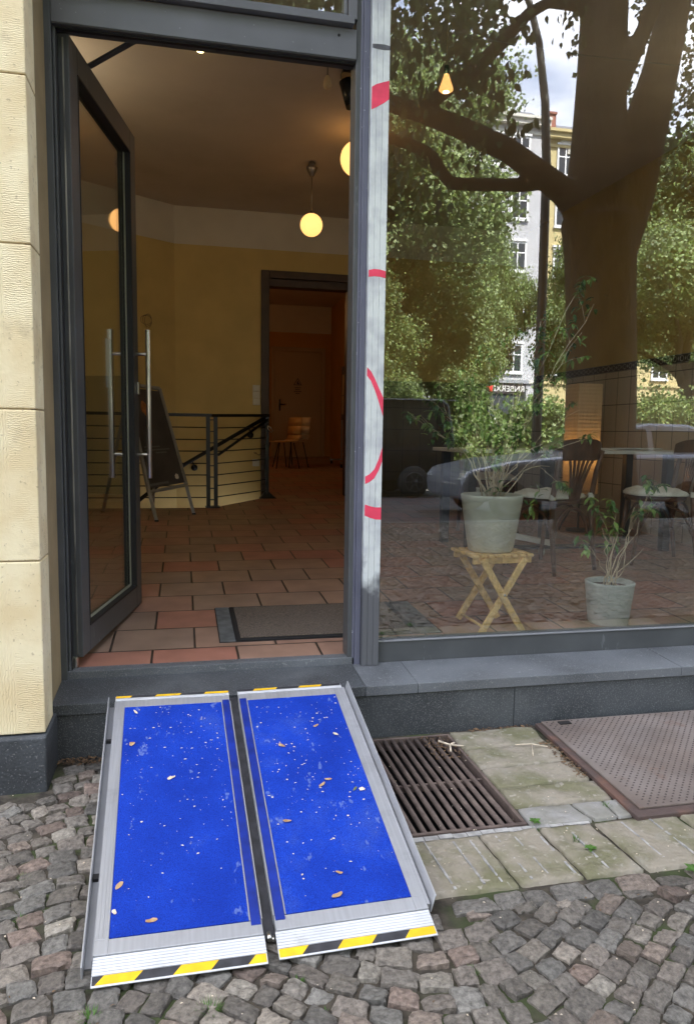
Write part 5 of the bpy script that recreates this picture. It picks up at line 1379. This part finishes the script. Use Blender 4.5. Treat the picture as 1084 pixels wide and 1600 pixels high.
tag(obj('twig', tw, 'pale_chip'), 'pale forked twig lying on the upper right of the grate', 'twig')
tw = MB(); tw.tube([(1.235, -0.46, GZ + .012), (1.30, -0.47, GZ + .014), (1.35, -0.50, GZ + .012)], .002, 6); tw.tube([(1.30, -0.47, GZ + .01), (1.26, -0.56, GZ + .01)], .0015, 6)
tag(obj('twig', tw, 'pale_chip'), 'thin pale stalk lying on the slabs beside the iron plate', 'twig')

# ------------------------------------------------------------------ iron grate over the light well
grt = thing('iron_grate', (0.83, -0.64, GZ), 'rusty iron bar grate over the cellar shaft right of the ramp', 'grate')
h = MB(); h.box(0.604, 1.028, -0.988, -0.976, -0.29, GZ + .002).box(0.604, 1.028, -0.302, -0.290, -0.29, GZ + .002).box(1.016, 1.028, -0.9755, -0.3025, -0.29, GZ + .002).box(0.604, 0.616, -0.9755, -0.3025, -0.29, GZ + .002)
obj('frame', h, 'rust_iron', grt, bevel=0.002)
h = MB(); h.box(0.617, 1.0155, -0.662, -0.650, -0.28, GZ - .012); obj('cross_bar', h, 'rust_iron', grt)
x = 0.634
i = 0
while x < 1.01:
    for a, b in ((-0.9755, -0.3025),):
        h = MB(); h.tube([(x + .006, a, GZ - .008), (x, b, GZ - .008)], 0.0085, 10); obj('bar', h, 'rust_iron', grt)
    x += 0.0315; i += 1
struct('cellar_shaft', MB().box(0.59, 0.603, -1.0, -0.28, -1.2, GZ - .03).box(1.029, 1.05, -1.0, -0.28, -1.2, GZ - .03).box(0.59, 1.05, -1.01, -0.989, -1.2, GZ - .03).box(0.59, 1.05, -0.289, -0.27, -1.2, GZ - .03).box(0.59, 1.05, -1.0, -0.27, -1.25, -1.2), 'pit_dark')

# ------------------------------------------------------------------ cellar hatch plate
pt = thing('cellar_hatch', (2.3, -0.65, GZ), 'rusty studded steel cellar hatch plate at the foot of the window step', 'hatch')
h = MB(); h.prism([(1.408, -0.278), (3.2, -0.278), (3.2, -1.035), (1.378, -1.035)], GZ - .005, GZ + .012, 'z'); fr_ = obj('frame', h, 'rust_edge', pt, bevel=0.003)
h = MB(); h.prism([(1.432, -0.282), (3.18, -0.282), (3.18, -0.998), (1.410, -0.998)], GZ + .0125, GZ + .020, 'z'); pl_ = obj('plate', h, 'plate_iron', pt, bevel=0.002)
V_, F_ = [], []
y = -0.30; r_i = 0
while y > -0.985:
    x = 1.45 + (0.014 if r_i % 2 else 0)
    while x < 3.15:
        if not (1.49 < x < 1.55 and -0.335 < y < -0.30):
            a = 0.0042; o_ = len(V_)
            V_ += [(x - a * 1.3, y, GZ + .0202), (x, y - a, GZ + .0202), (x + a * 1.3, y, GZ + .0202), (x, y + a, GZ + .0202), (x, y, GZ + .0235)]
            F_ += [(o_, o_ + 1, o_ + 4), (o_ + 1, o_ + 2, o_ + 4), (o_ + 2, o_ + 3, o_ + 4), (o_ + 3, o_, o_ + 4)]
        x += 0.028
    y -= 0.0155; r_i += 1
me = bpy.data.meshes.new('studs'); me.from_pydata([tuple(Vector(v) - Vector(pt.location)) for v in V_], [], F_); me.materials.append(MATS['stud_iron']); link_mesh('studs', me, pl_)
h = MB(); h.box(1.495, 1.545, -0.332, -0.304, GZ + .0205, GZ + .024); obj('finger_hole', h, 'pit_dark', pl_)

# ================================================================== ACROSS THE STREET (seen mirrored in the window)
def leaf_cloud(name, centres, radii, n, size, mats, parent, seed, droop=0.5, local=True, shares=(0.6, 0.4), keep=None):
    """n leaves in clumps spread through ellipsoid lobes"""
    r = np.random.default_rng(seed); centres = np.array(centres, float); radii = np.array(radii, float)
    vol = radii.prod(1); k = r.choice(len(centres), n // 14, p=vol / vol.sum())
    d = r.normal(size=(len(k), 3)); d /= np.linalg.norm(d, axis=1)[:, None]
    rad = r.uniform(0.35, 1.0, len(k)) ** 0.5
    cc = centres[k] + d * radii[k] * rad[:, None]
    cc += r.normal(0, 0.18, cc.shape)
    if keep is not None: cc = cc[keep(cc)]
    m = len(cc)
    out = r.normal(size=(m, 3)); out[:, 2] = -abs(out[:, 2]) * droop; out /= np.linalg.norm(out, axis=1)[:, None]
    P = np.repeat(cc, 14, 0); O = np.repeat(out, 14, 0); N = len(P)
    s = r.uniform(-1, 1, N)[:, None]
    P = P + O * s * size * 3.0 + r.normal(0, size * 0.9, (N, 3))
    D = r.normal(size=(N, 3)); D[:, 2] -= droop * 1.2; D /= np.linalg.norm(D, axis=1)[:, None]
    Sd = np.cross(D, r.normal(size=(N, 3))); Sd /= np.linalg.norm(Sd, axis=1)[:, None]
    L = (size * r.uniform(0.7, 1.35, N))[:, None]; W = L * 0.42
    Nn = np.cross(D, Sd)
    V = np.stack([P, P + D * L * .5 + Sd * W + Nn * W * .2, P + D * L, P + D * L * .5 - Sd * W + Nn * W * .2], 1).reshape(-1, 3)
    F = np.arange(N * 4).reshape(N, 4)
    me = fast_mesh(name, V, F, mats, mi=(r.random(N) > shares[0]).astype(int))
    return link_mesh(name, me, parent)

def limb_pts(a, b, n_, wob, rr):
    a, b = Vector(a), Vector(b)
    return [a.lerp(b, i / n_) + (Vector((rr.uniform(-wob, wob), rr.uniform(-wob, wob), rr.uniform(-wob, wob) * .5)) if 0 < i < n_ else Vector((0, 0, 0))) for i in range(n_ + 1)]

# the big tree at the kerb
nt_ = thing('street_tree', (5.1, -5.5, GZ), 'big forked tree with dark trunk standing at the near kerb', 'tree', 'street trees')
h = MB()
h.tube([(5.2, -5.5, -0.35), (5.17, -5.5, 0.1), (5.15, -5.5, 0.8), (5.13, -5.5, 1.7), (5.07, -5.5, 2.6), (5.03, -5.5, 3.2), (5.0, -5.5, 3.6)], [0.62, 0.50, 0.44, 0.425, 0.42, 0.43, 0.47], 20)
h.tube([(4.98, -5.5, 3.2), (4.96, -5.5, 3.8), (4.95, -5.5, 4.4), (4.93, -5.5, 5.2), (4.93, -5.5, 6.1), (4.85, -5.5, 7.5), (4.7, -5.6, 9.5)], [0.36, 0.40, 0.34, 0.29, 0.275, 0.22, 0.13], 16)
h.tube([(5.12, -5.5, 3.2), (5.33, -5.5, 3.95), (5.52, -5.5, 4.6), (5.72, -5.5, 5.4), (5.87, -5.5, 6.2), (6.1, -5.4, 7.6), (6.5, -5.3, 9.6)], [0.36, 0.36, 0.28, 0.22, 0.19, 0.16, 0.1], 16)
h.tube([(4.86, -5.45, 3.55), (4.50, -5.45, 3.85), (4.23, -5.45, 4.01), (3.73, -5.45, 4.28), (3.12, -5.5, 4.50), (2.70, -5.5, 4.60), (2.1, -5.6, 4.75), (1.2, -5.8, 5.1)], [0.24, 0.17, 0.15, 0.14, 0.125, 0.11, 0.09, 0.04], 12)
h.tube([(4.25, -5.45, 3.97), (4.0, -5.45, 3.90), (3.58, -5.42, 3.86), (3.03, -5.4, 3.82), (2.88, -5.4, 3.98), (2.78, -5.4, 4.12), (2.5, -5.4, 4.22), (2.2, -5.4, 4.26), (1.6, -5.4, 4.2)], [0.10, 0.085, 0.08, 0.08, 0.085, 0.08, 0.075, 0.065, 0.03], 10)
h.tube([(4.95, -5.5, 5.80), (4.6, -5.5, 6.0), (4.2, -5.5, 5.98), (3.95, -5.5, 5.82), (3.68, -5.5, 5.51), (3.34, -5.5, 5.16), (2.92, -5.5, 4.83), (2.6, -5.5, 4.58)], [0.12, 0.08, 0.07, 0.075, 0.085, 0.09, 0.09, 0.08], 10)
h.tube([(5.0, -5.4, 4.9), (5.25, -5.2, 5.6), (5.5, -4.9, 6.6), (5.6, -4.5, 8.0)], [0.14, 0.10, 0.09, 0.05], 10)
o = obj('trunk', h, 'bark', nt_, fixn=True)
rm = o.modifiers.new('r', 'REMESH'); rm.mode = 'VOXEL'; rm.voxel_size = 0.035; rm.use_smooth_shade = True
sm_ = o.modifiers.new('s', 'SMOOTH'); sm_.iterations = 6; sm_.factor = 0.6
def gap_keep(C):
    """clear the open wedge of sky between this crown and its neighbours"""
    w_ = C + np.array([5.1, -5.5, GZ]); vy = -w_[:, 1] + 2.9856; tx_ = w_[:, 0] / vy; tz_ = (w_[:, 2] - 0.95) / vy
    sky_ = (tx_ > 0.435) & (tx_ < 0.568) & (tz_ > 0.36)
    low = ((tz_ < 0.50) & (tx_ > 0.05) & (tx_ < 0.5)) | ((tz_ < 0.38) & (tx_ >= 0.5) & (tx_ < 0.9))
    trunkish = (tx_ > 0.54) & (tx_ < 0.60)
    return ~(sky_ | low)
leaf_cloud('crown', [(-3.0, 0.5, 6.2), (-1.8, -1.5, 8.2), (-4.4, 0, 7.0), (0.2, 0, 9.5), (1.6, 0.8, 8.5), (3.2, 0, 7.4), (-1.6, 1.8, 7.6), (1.0, 2.0, 7.5), (0.6, -1.6, 7.0), (2.8, -1.5, 5.8), (4.6, .5, 6.0)],
           [(2.0, 2.0, 1.2), (2.2, 2.0, 1.7), (1.6, 2, 1.4), (2.4, 2.4, 2.0), (2.2, 2, 1.8), (2.1, 2.2, 1.8), (1.8, 1.4, 1.4), (1.8, 1.4, 1.4), (1.2, 1.2, 1.0), (1.5, 1.5, 1.2), (1.8, 1.8, 1.5)], 70000, 0.085, ['leaf_near', 'leaf_mid'], nt_, 21, keep=gap_keep)
# hanging sprays along the lower branches
V_, F_, M_ = [], [], []
rr = random.Random(8)
def spray(p, n_, sp_, sz):
    for i in range(n_):
        q = Vector(p) + Vector((rr.gauss(0, sp_), rr.gauss(0, sp_), rr.gauss(0, sp_)))
        leaf_geo(q, Vector((rr.uniform(-.6, .6), rr.uniform(-.6, .6), -1)), sz * rr.uniform(.7, 1.2), sz * .6, Vector((rr.uniform(-1, 1), rr.uniform(-1, 1), .3)), V_, F_, M_, 0)
for p, n_, sp_, sz in (((3.72, -5.4, 4.62), 5, .05, .17), ((3.80, -5.4, 4.52), 4, .05, .15), ((3.98, -5.4, 4.58), 3, .05, .15), ((3.45, -5.4, 5.05), 60, .16, .13), ((3.2, -5.4, 4.95), 60, .2, .12), ((2.9, -5.4, 4.75), 70, .22, .12), ((3.0, -5.4, 5.35), 50, .22, .12),
                       ((2.5, -5.4, 4.9), 80, .28, .12), ((2.3, -5.4, 4.45), 60, .25, .12), ((2.6, -5.4, 3.9), 50, .2, .12), ((2.9, -5.4, 3.62), 26, .18, .12), ((3.4, -5.4, 4.3), 16, .12, .12), ((3.85, -5.4, 5.62), 10, .06, .12), ((4.05, -5.4, 5.55), 4, .04, .12),
                       ((3.2, -5.4, 4.15), 20, .15, .1), ((2.2, -5.5, 5.2), 80, .3, .12), ((2.3, -5.5, 5.7), 80, .3, .12), ((4.45, -5.4, 5.85), 40, .12, .1), ((4.55, -5.4, 5.55), 16, .08, .1)): spray(p, n_, sp_, sz)
me = bpy.data.meshes.new('hanging_leaves'); off = Vector(nt_.location); me.from_pydata([tuple(v - off) for v in V_], [], F_); me.materials.append(MATS['leaf_near']); link_mesh('hanging_leaves', me, nt_)

# trees of the median strip: three crowns, copied
def make_tree(name, label, seed, H_, R_, n, mats, size, loc, lobes=9, droop=0.7):
    rr = random.Random(seed); t_ = thing(name, (0, 0, 0), label, 'tree', 'street trees')
    h = MB(); fork = H_ * 0.32; tips = []
    h.tube([(0, 0, -0.1), (rr.uniform(-.1, .1), 0, fork * .5), (rr.uniform(-.2, .2), rr.uniform(-.2, .2), fork)], [0.26, 0.2, 0.18], 12)
    C_, R__ = [], []
    for i in range(lobes):
        a = 2.4 * i; rd = R_ * (0.25 + 0.55 * rr.random()); z = fork + (H_ - fork) * (0.12 + 0.78 * (i + .5) / lobes)
        f = 1.0 - 0.45 * abs((z - fork) / (H_ - fork) - .45)
        tip = (rd * f * math.cos(a), rd * f * math.sin(a), z)
        h.tube(limb_pts((0, 0, fork * rr.uniform(.85, 1.2)), tip, 5, .18, rr), [0.12, 0.09, 0.07, 0.055, 0.04, 0.015], 8)
        C_.append(tip); q = R_ * rr.uniform(.34, .5); R__.append((q, q, q * .75))
    C_.append((0, 0, fork + (H_ - fork) * .5)); R__.append((R_ * .6, R_ * .6, (H_ - fork) * .38))
    obj('trunk', h, 'bark', t_, local=True)
    leaf_cloud('crown', C_, R__, n, size, mats, t_, seed, droop)
    t_.location = loc
    return t_
tA = make_tree('street_tree', 'leafy tree on the median left of the white house', 31, 10.5, 3.6, 110000, ['leaf_mid', 'leaf_bright'], 0.10, (4.6, -15.2, -0.3))
tB = make_tree('street_tree', 'round bright tree in front of the white house ground floor', 32, 8.5, 2.9, 80000, ['leaf_bright', 'leaf_mid'], 0.10, (7.2, -21, -0.3))
def place(src, loc, rz, sc_, label):
    c = copy_tree(src); c.location = loc; c.rotation_euler = (0, 0, rz); c.scale = sc_; c['label'] = label; return c
place(tA, (1.2, -18.5, -0.3), 1.3, (1.2, 1.2, 1.45), 'tall tree at the far left of the mirrored street')
place(tB, (15.9, -24.5, -0.3), 2.0, (0.85, 0.85, 1.1), 'slim tree behind the street lamp')
place(tA, (14.8, -17.0, -0.3), 3.9, (1.15, 1.15, 0.98), 'wide tree to the right of the big trunk')
place(tB, (20.5, -15.5, -0.3), 5.1, (1.3, 1.3, 1.3), 'tree at the far right of the mirrored street')
place(tA, (23.0, -27.0, -0.3), 2.6, (1.2, 1.2, 1.15), 'tall tree behind the wide one on the right')
place(tB, (5.9, -18.5, -0.3), 4.0, (0.9, 0.9, 0.80), 'low tree beside the dark van')
place(tB, (12.6, -27.0, -0.3), 3.1, (0.62, 0.62, 1.2), 'narrow tree in front of the left windows of the white house')
place(tB, (4.0, -14.3, -0.3), 1.1, (0.62, 0.5, 0.56), 'young low tree rising just behind the dark van')
place(tB, (6.9, -15.9, -0.3), 5.6, (0.5, 0.5, 0.6), 'young bright tree between the van and the lamp post')
place(tA, (-5.0, -16.0, -0.3), 0.3, (1.1, 1.1, 1.1), 'tree on the median opposite the shop door')
# shrubs under the trees
def shrub(loc, r_, seed, label, mats=('leaf_bright', 'leaf_mid')):
    t_ = thing('shrub', loc, label, 'shrub', 'shrubs along the median'); rr = random.Random(seed)
    h = MB()
    for i in range(7):
        a = i * .9; h.tube([(0, 0, 0), (.3 * r_[0] * math.cos(a), .3 * r_[1] * math.sin(a), r_[2] * .8), (.6 * r_[0] * math.cos(a), .6 * r_[1] * math.sin(a), r_[2] * 1.5)], [.03, .02, .01], 6)
    obj('branches', h, 'bark', t_, local=True)
    leaf_cloud('foliage', [(0, 0, r_[2]), (r_[0] * .5, 0, r_[2] * .8), (-r_[0] * .5, 0, r_[2] * .8), (0, 0, r_[2] * 1.35)], [(r_[0] * .7, r_[1], r_[2] * .8)] * 3 + [(r_[0] * .5, r_[1] * .7, r_[2] * .6)], int(9000 * r_[0]), .10, list(mats), t_, seed, .4)
    return t_
shrub((6.7, -15.3, -.3), (1.5, .8, 1.2), 41, 'bright green shrub left of the lamp post'); shrub((9.2, -15.0, -.3), (1.6, .8, 1.15), 42, 'bushy shrub behind the bonnet of the silver car')
shrub((12.4, -14.6, -.3), (1.9, .9, 1.25), 43, 'wide shrub behind the roof of the silver car'); shrub((3.6, -15.0, -.3), (1.4, .8, 1.25), 44, 'shrub rising behind the dark van roof'); shrub((15.8, -14.6, -.3), (1.9, .9, 1.3), 45, 'shrub at the right end of the median')

# lamp post
lp_ = thing('street_lamp', (6.04, -9.0, -.36), 'tall dark street lamp post with a curved top arm', 'street lamp')
h = MB(); h.tube([(6.04, -9, -.4), (6.04, -9, 1.2), (6.04, -9, 3.5), (6.02, -9, 5.5), (5.95, -9, 6.5), (5.80, -9, 7.4), (5.60, -9, 8.0), (5.25, -9, 8.6), (4.7, -9, 9.1)], [.10, .085, .08, .075, .07, .06, .055, .05, .045], 14); obj('post', h, 'lamp_post', lp_)
h = MB(); h.lathe([(.14, 0), (.14, .5), (.10, .6)], (6.04, -9, -.365), 16); obj('base', h, 'lamp_post', lp_)
h = MB(); h.lathe([(.03, .1), (.18, .03), (.20, -.04), (.0001, -.07)], (4.65, -9, 9.05), 18); obj('lamp_head', h, 'lamp_post', lp_)

# dark van
vn = thing('parked_van', (3.2, -12.4, -.365), 'dark panel van with tinted windows parked across the road', 'van')
vz = -.365
prof = [(0.75, .35), (0.75, .95), (1.05, 1.12), (1.75, 1.25), (2.35, 1.92), (2.6, 2.02), (5.20, 2.04), (5.38, 1.92), (5.52, 1.2), (5.50, .55), (5.42, .35)]
h = MB(); h.prism([(x_, z_ + vz) for x_, z_ in prof], -13.35, -11.55, 'y'); vb_ = obj('body', h, 'van_paint', vn, bevel=0.06, seg=3)
def van_win(x0, x1, z0, z1, sk=0):
    for y_ in (-11.547, -13.353):
        hh = MB(); hh.prism([(x0, z0 + vz), (x1, z0 + vz), (x1 + sk, z1 + vz), (x0 + sk * .2, z1 + vz)], y_ - .004, y_ + .004, 'y'); obj('side_window', hh, 'car_glass', vn)
van_win(2.25, 3.0, 1.22, 1.85); van_win(3.15, 4.15, 1.22, 1.85); van_win(4.3, 5.25, 1.22, 1.85)
for x_ in (4.62, 1.65):
    for y_ in (-11.58, -13.32):
        w_ = MB(); w_.lathe([(.0001, -.11), (.21, -.11), (.30, -.10), (.33, -.05), (.33, .05), (.30, .10), (.21, .11), (.0001, .11)], (x_, y_, vz + .33), 28, axis='y'); wo = obj('wheel', w_, 'tyre', vn)
        w_ = MB(); sgn = 1 if y_ > -12 else -1
        w_.lathe([(.0001, .125 * sgn), (.06, .122 * sgn), (.08, .10 * sgn), (.18, .105 * sgn), (.20, .125 * sgn), (.21, .112 * sgn)], (x_, y_, vz + .33), 24, axis='y')
        for k_ in range(6):
            a = k_ * math.pi / 3; w_.obox((x_ + .05 * math.cos(a), y_ + .122 * sgn, vz + .33 + .05 * math.sin(a)), (x_ + .19 * math.cos(a), y_ + .122 * sgn, vz + .33 + .19 * math.sin(a)), .035, .012, up=(0, 1, 0))
        obj('rim', w_, 'rim', wo)
for z_ in (.75,): 
    h = MB(); h.box(5.46, 5.53, -13.25, -13.1, vz + .9, vz + 1.3).box(5.46, 5.53, -11.8, -11.65, vz + .9, vz + 1.3); obj('tail_light', h, 'tail_red', vn)
h = MB(); h.box(2.3, 2.42, -11.5, -11.40, vz + 1.25, vz + 1.45); obj('mirror', h, 'van_paint', vn, bevel=.02)
h = MB(); h.box(3.02, 3.10, -11.555, -11.535, vz + .5, vz + 1.9); obj('door_seam', h, 'rubber', vn)
h = MB(); h.box(0.72, 5.52, -11.552, -11.53, vz + 2.0, vz + 2.02); obj('roof_gutter', h, 'aluminium_dull', vn)

# silver car
cr_ = thing('parked_car', (6.6, -8.2, -.365), 'silver hatchback parked beside the lamp post', 'car')
cz = -.365
lower = [(4.12, .30), (4.08, .62), (4.20, .78), (4.9, .92), (6.05, 1.02), (8.6, 1.06), (8.78, .95), (8.80, .50), (8.70, .28)]
upper = [(6.0, 1.02), (6.95, 1.47), (7.4, 1.54), (8.1, 1.53), (8.5, 1.42), (8.72, 1.05)]
h = MB(); h.prism([(x_, z_ + cz) for x_, z_ in lower], -9.2, -7.45, 'y'); obj('body', h, 'car_silver', cr_, bevel=.09, seg=4)
h = MB(); pts_o = upper; y0, y1 = -9.08, -7.57; yi0, yi1 = -8.92, -7.73
vs = []
for i, (x_, z_) in enumerate(pts_o): ins = 0.16 * (z_ - 1.02) / .5; vs += [(x_, y0 + ins, z_ + cz), (x_, y1 - ins, z_ + cz)]
n_ = len(pts_o)
h.add(vs, [(2 * i, 2 * i + 1, 2 * i + 3, 2 * i + 2) for i in range(n_ - 1)] + [tuple(2 * i for i in range(n_)), tuple(2 * i + 1 for i in reversed(range(n_)))])
obj('cabin', h, 'car_silver', cr_, bevel=.05, seg=3)
for y_, q in ((y1, -1), (y0, 1)):
    for a_, b_2 in (((6.35, 1.08), (7.3, 1.44)), ((7.4, 1.08), (8.35, 1.42))):
        hh = MB(); f = lambda x_, z_: (x_, y_ + q * (.16 * (z_ - 1.02) / .5) - q * .006, z_ + cz)
        x0s = a_[0] + (.55 if a_[0] < 7 else 0)
        hh.quad(f(a_[0], a_[1]), f(b_2[0], a_[1]), f(b_2[0] - (.12 if a_[0] > 7 else 0), b_2[1]), f(x0s, b_2[1])); obj('side_window', hh, 'car_glass', cr_)
hh = MB(); hh.quad((6.12, -8.95, 1.09 + cz), (6.12, -7.70, 1.09 + cz), (6.86, -7.78, 1.445 + cz), (6.86, -8.87, 1.445 + cz)); 
for i in range(4): hh.v[i] = (hh.v[i][0] - .03, hh.v[i][1], hh.v[i][2] + .025)
obj('windscreen', hh, 'car_glass', cr_)
for x_ in (4.88, 7.95):
    for y_ in (-7.52, -9.13):
        w_ = MB(); w_.lathe([(.0001, -.09), (.2, -.09), (.30, -.08), (.315, 0), (.30, .08), (.2, .09), (.0001, .09)], (x_, y_, cz + .315), 26, axis='y'); wo = obj('wheel', w_, 'tyre', cr_)
        sgn = 1 if y_ > -8 else -1; w_ = MB(); w_.lathe([(.0001, .10 * sgn), (.05, .10 * sgn), (.19, .09 * sgn), (.205, .10 * sgn)], (x_, y_, cz + .315), 20, axis='y'); obj('rim', w_, 'rim', wo)
for y_ in (-7.62, -9.03):
    h = MB(); h.hexa([(4.08, y_ - .12, .62 + cz), (4.38, y_ - .12, .66 + cz), (4.38, y_ + .12, .66 + cz), (4.08, y_ + .12, .62 + cz)], [(4.19, y_ - .12, .76 + cz), (4.52, y_ - .12, .84 + cz), (4.52, y_ + .12, .84 + cz), (4.19, y_ + .12, .76 + cz)]); obj('headlight', h, 'headlight', cr_, bevel=.02)
h = MB(); h.box(6.35, 6.5, -7.40, -7.28, 1.02 + cz, 1.14 + cz); obj('mirror', h, 'car_silver', cr_, bevel=.03)

# houses
def house(name, label, x0, x1, y, top, wallm, cols, rows, arch_top=False, storey=3.75, wz0=5.75, ww=1.15, wh=2.0, skip=(), depth=12, group='houses across the street'):
    t_ = thing(name, ((x0 + x1) / 2, y, -.25), label, 'house', group)
    h = MB(); h.box(x0, x1, y - depth, y, -.25, top); wl_ = obj('wall', h, wallm, t_)
    h = MB(); h.box(x0 - .1, x1 + .1, y + .002, y + .55, top - .55, top - .2).box(x0 - .1, x1 + .1, y + .002, y + .75, top - .199, top).box(x0, x1, y + .001, y + .12, top - 1.1, top - .9).box(x0, x1, y + .001, y + .15, 4.9, 5.15); obj('cornice', h, 'cornice' if wallm != 'facade_yellow' else wallm, t_)
    h = MB(); h.prism([(y + .1, top + .001), (y - depth, top + .001), (y - depth + 2.2, top + 1.6), (y - 2.6, top + 1.6)], x0 + .05, x1 - .05, 'x'); obj('roof', h, 'roof_grey', t_)
    tmpl = None
    for c in cols:
        for r_ in range(rows):
            zc = wz0 + r_ * storey
            fr = MB(); a, b, z0_, z1_ = c - ww / 2, c + ww / 2, zc, zc + wh
            fr.box(a - .14, a, y + .002, y + .09, z0_ - .05, z1_ + .1).box(b, b + .14, y + .002, y + .09, z0_ - .05, z1_ + .1).box(a - .2, b + .2, y + .002, y + .16, z1_ + .101, z1_ + .25).box(a - .2, b + .2, y + .002, y + .18, z0_ - .2, z0_ - .051)
            fr.box(a + .001, b - .001, y + .004, y + .05, z0_ - .049, z0_ + .06).box(a + .001, b - .001, y + .004, y + .05, z1_ - .06, z1_ + .099)
            fr.box(c - .05, c + .05, y + .004, y + .05, z0_ + .061, z1_ - .061).box(a + .001, c - .051, y + .004, y + .05, z0_ + wh * .62, z0_ + wh * .62 + .09).box(c + .051, b - .001, y + .004, y + .05, z0_ + wh * .62, z0_ + wh * .62 + .09)
            w_ = obj('window', fr, 'window_white', t_)
            obj('pane', MB().box(a, b, y + .0005, y + .003, z0_, z1_), 'car_glass', w_)
            if arch_top and r_ == rows - 1:
                ar = MB(); ar.prism([(c + ww / 2 * math.cos(t__) * 1.0, z1_ + .1 + ww * .55 * math.sin(t__)) for t__ in np.linspace(0, math.pi, 12)], y + .003, y + .06, 'y'); obj('arch', ar, 'window_white', w_)
    return t_
HY_ = -50.0
hw = house('town_house', 'white five storey house with a shop sign across the street', 12.4, 26.45, HY_, 24.1, 'facade_white', [14.2, 17.0, 19.8, 22.3, 24.5], 5)
house('town_house', 'pale yellow house with arched top windows right of the white house', 26.5, 42, HY_, 23.4, 'facade_yellow', [28.1, 31.0, 34.0, 37.0, 40.0], 5, arch_top=True, storey=3.7, wz0=5.6)
house('town_house', 'grey rendered house at the left end of the far row', -6, 12.35, HY_, 21.5, 'facade_grey', [-3, 0, 3, 6, 9], 4, storey=3.8)
house('town_house', 'cream house beyond the yellow one at the right', 42.05, 60, HY_, 22.0, 'facade_white', [44.5, 48, 51.5, 55], 4, storey=4.0)
h = MB(); h.prism([(20.6, 24.1), (23.4, 24.1), (23.4, 25.6), (22.0, 27.0), (20.6, 25.6)], HY_ - .6, HY_ - .1, 'y'); obj('dormer', h, 'facade_grey', hw)
yh = [o for o in bpy.data.objects if o.get('label', '').startswith('pale yellow house')][0]
h = MB(); h.box(26.75, 27.5, HY_ - 1.6, HY_ - .6, 23.4, 24.9).box(26.7, 27.55, HY_ - 1.7, HY_ - .5, 24.9, 25.05); obj('chimney', h, 'brick_red', yh)
h = MB(); h.box(28.2, 29.3, HY_ + .003, HY_ + .1, 20.9 + 1.0, 22.5); obj('attic_vent', h, 'facade_grey', yh)
# shop front with mirrored-reading sign
h = MB(); h.box(20.2, 25.4, HY_ + .003, HY_ + .5, -.2, 5.0); sf = obj('shop_front', h, 'shop_dark', hw)
obj('fascia_band', MB().box(20.1, 25.5, HY_ + .51, HY_ + .7, 4.85, 5.1).box(20.1, 20.35, HY_ + .51, HY_ + .7, -.2, 4.84), 'aluminium_dull', sf)
h = MB(); h.box(21.8, 25.2, HY_ + .51, HY_ + .62, 4.05, 4.78); sgb = obj('shop_sign', h, 'ink', sf)
me = text_mesh('RNBERXE', 0.62, 0.02); me.materials.clear(); me.materials.append(MATS['paper'])
R3 = Matrix.Rotation(math.pi, 4, 'Z') @ Matrix.Rotation(math.pi / 2, 4, 'X')
me.transform(Matrix.Translation(Vector((23.9, HY_ + .64, 4.40)) - Vector(hw.location)) @ R3); link_mesh('sign_lettering', me, sgb)
obj('shop_logo', MB().box(22.0, 22.3, HY_ + .625, HY_ + .65, 4.2, 4.65).box(22.38, 22.68, HY_ + .625, HY_ + .65, 4.2, 4.65), 'shop_red', sgb)
obj('shop_poster', MB().box(20.9, 21.5, HY_ + .505, HY_ + .53, 1.2, 2.8).box(22.6, 23.4, HY_ + .505, HY_ + .53, 1.0, 2.2), 'paper', sf)
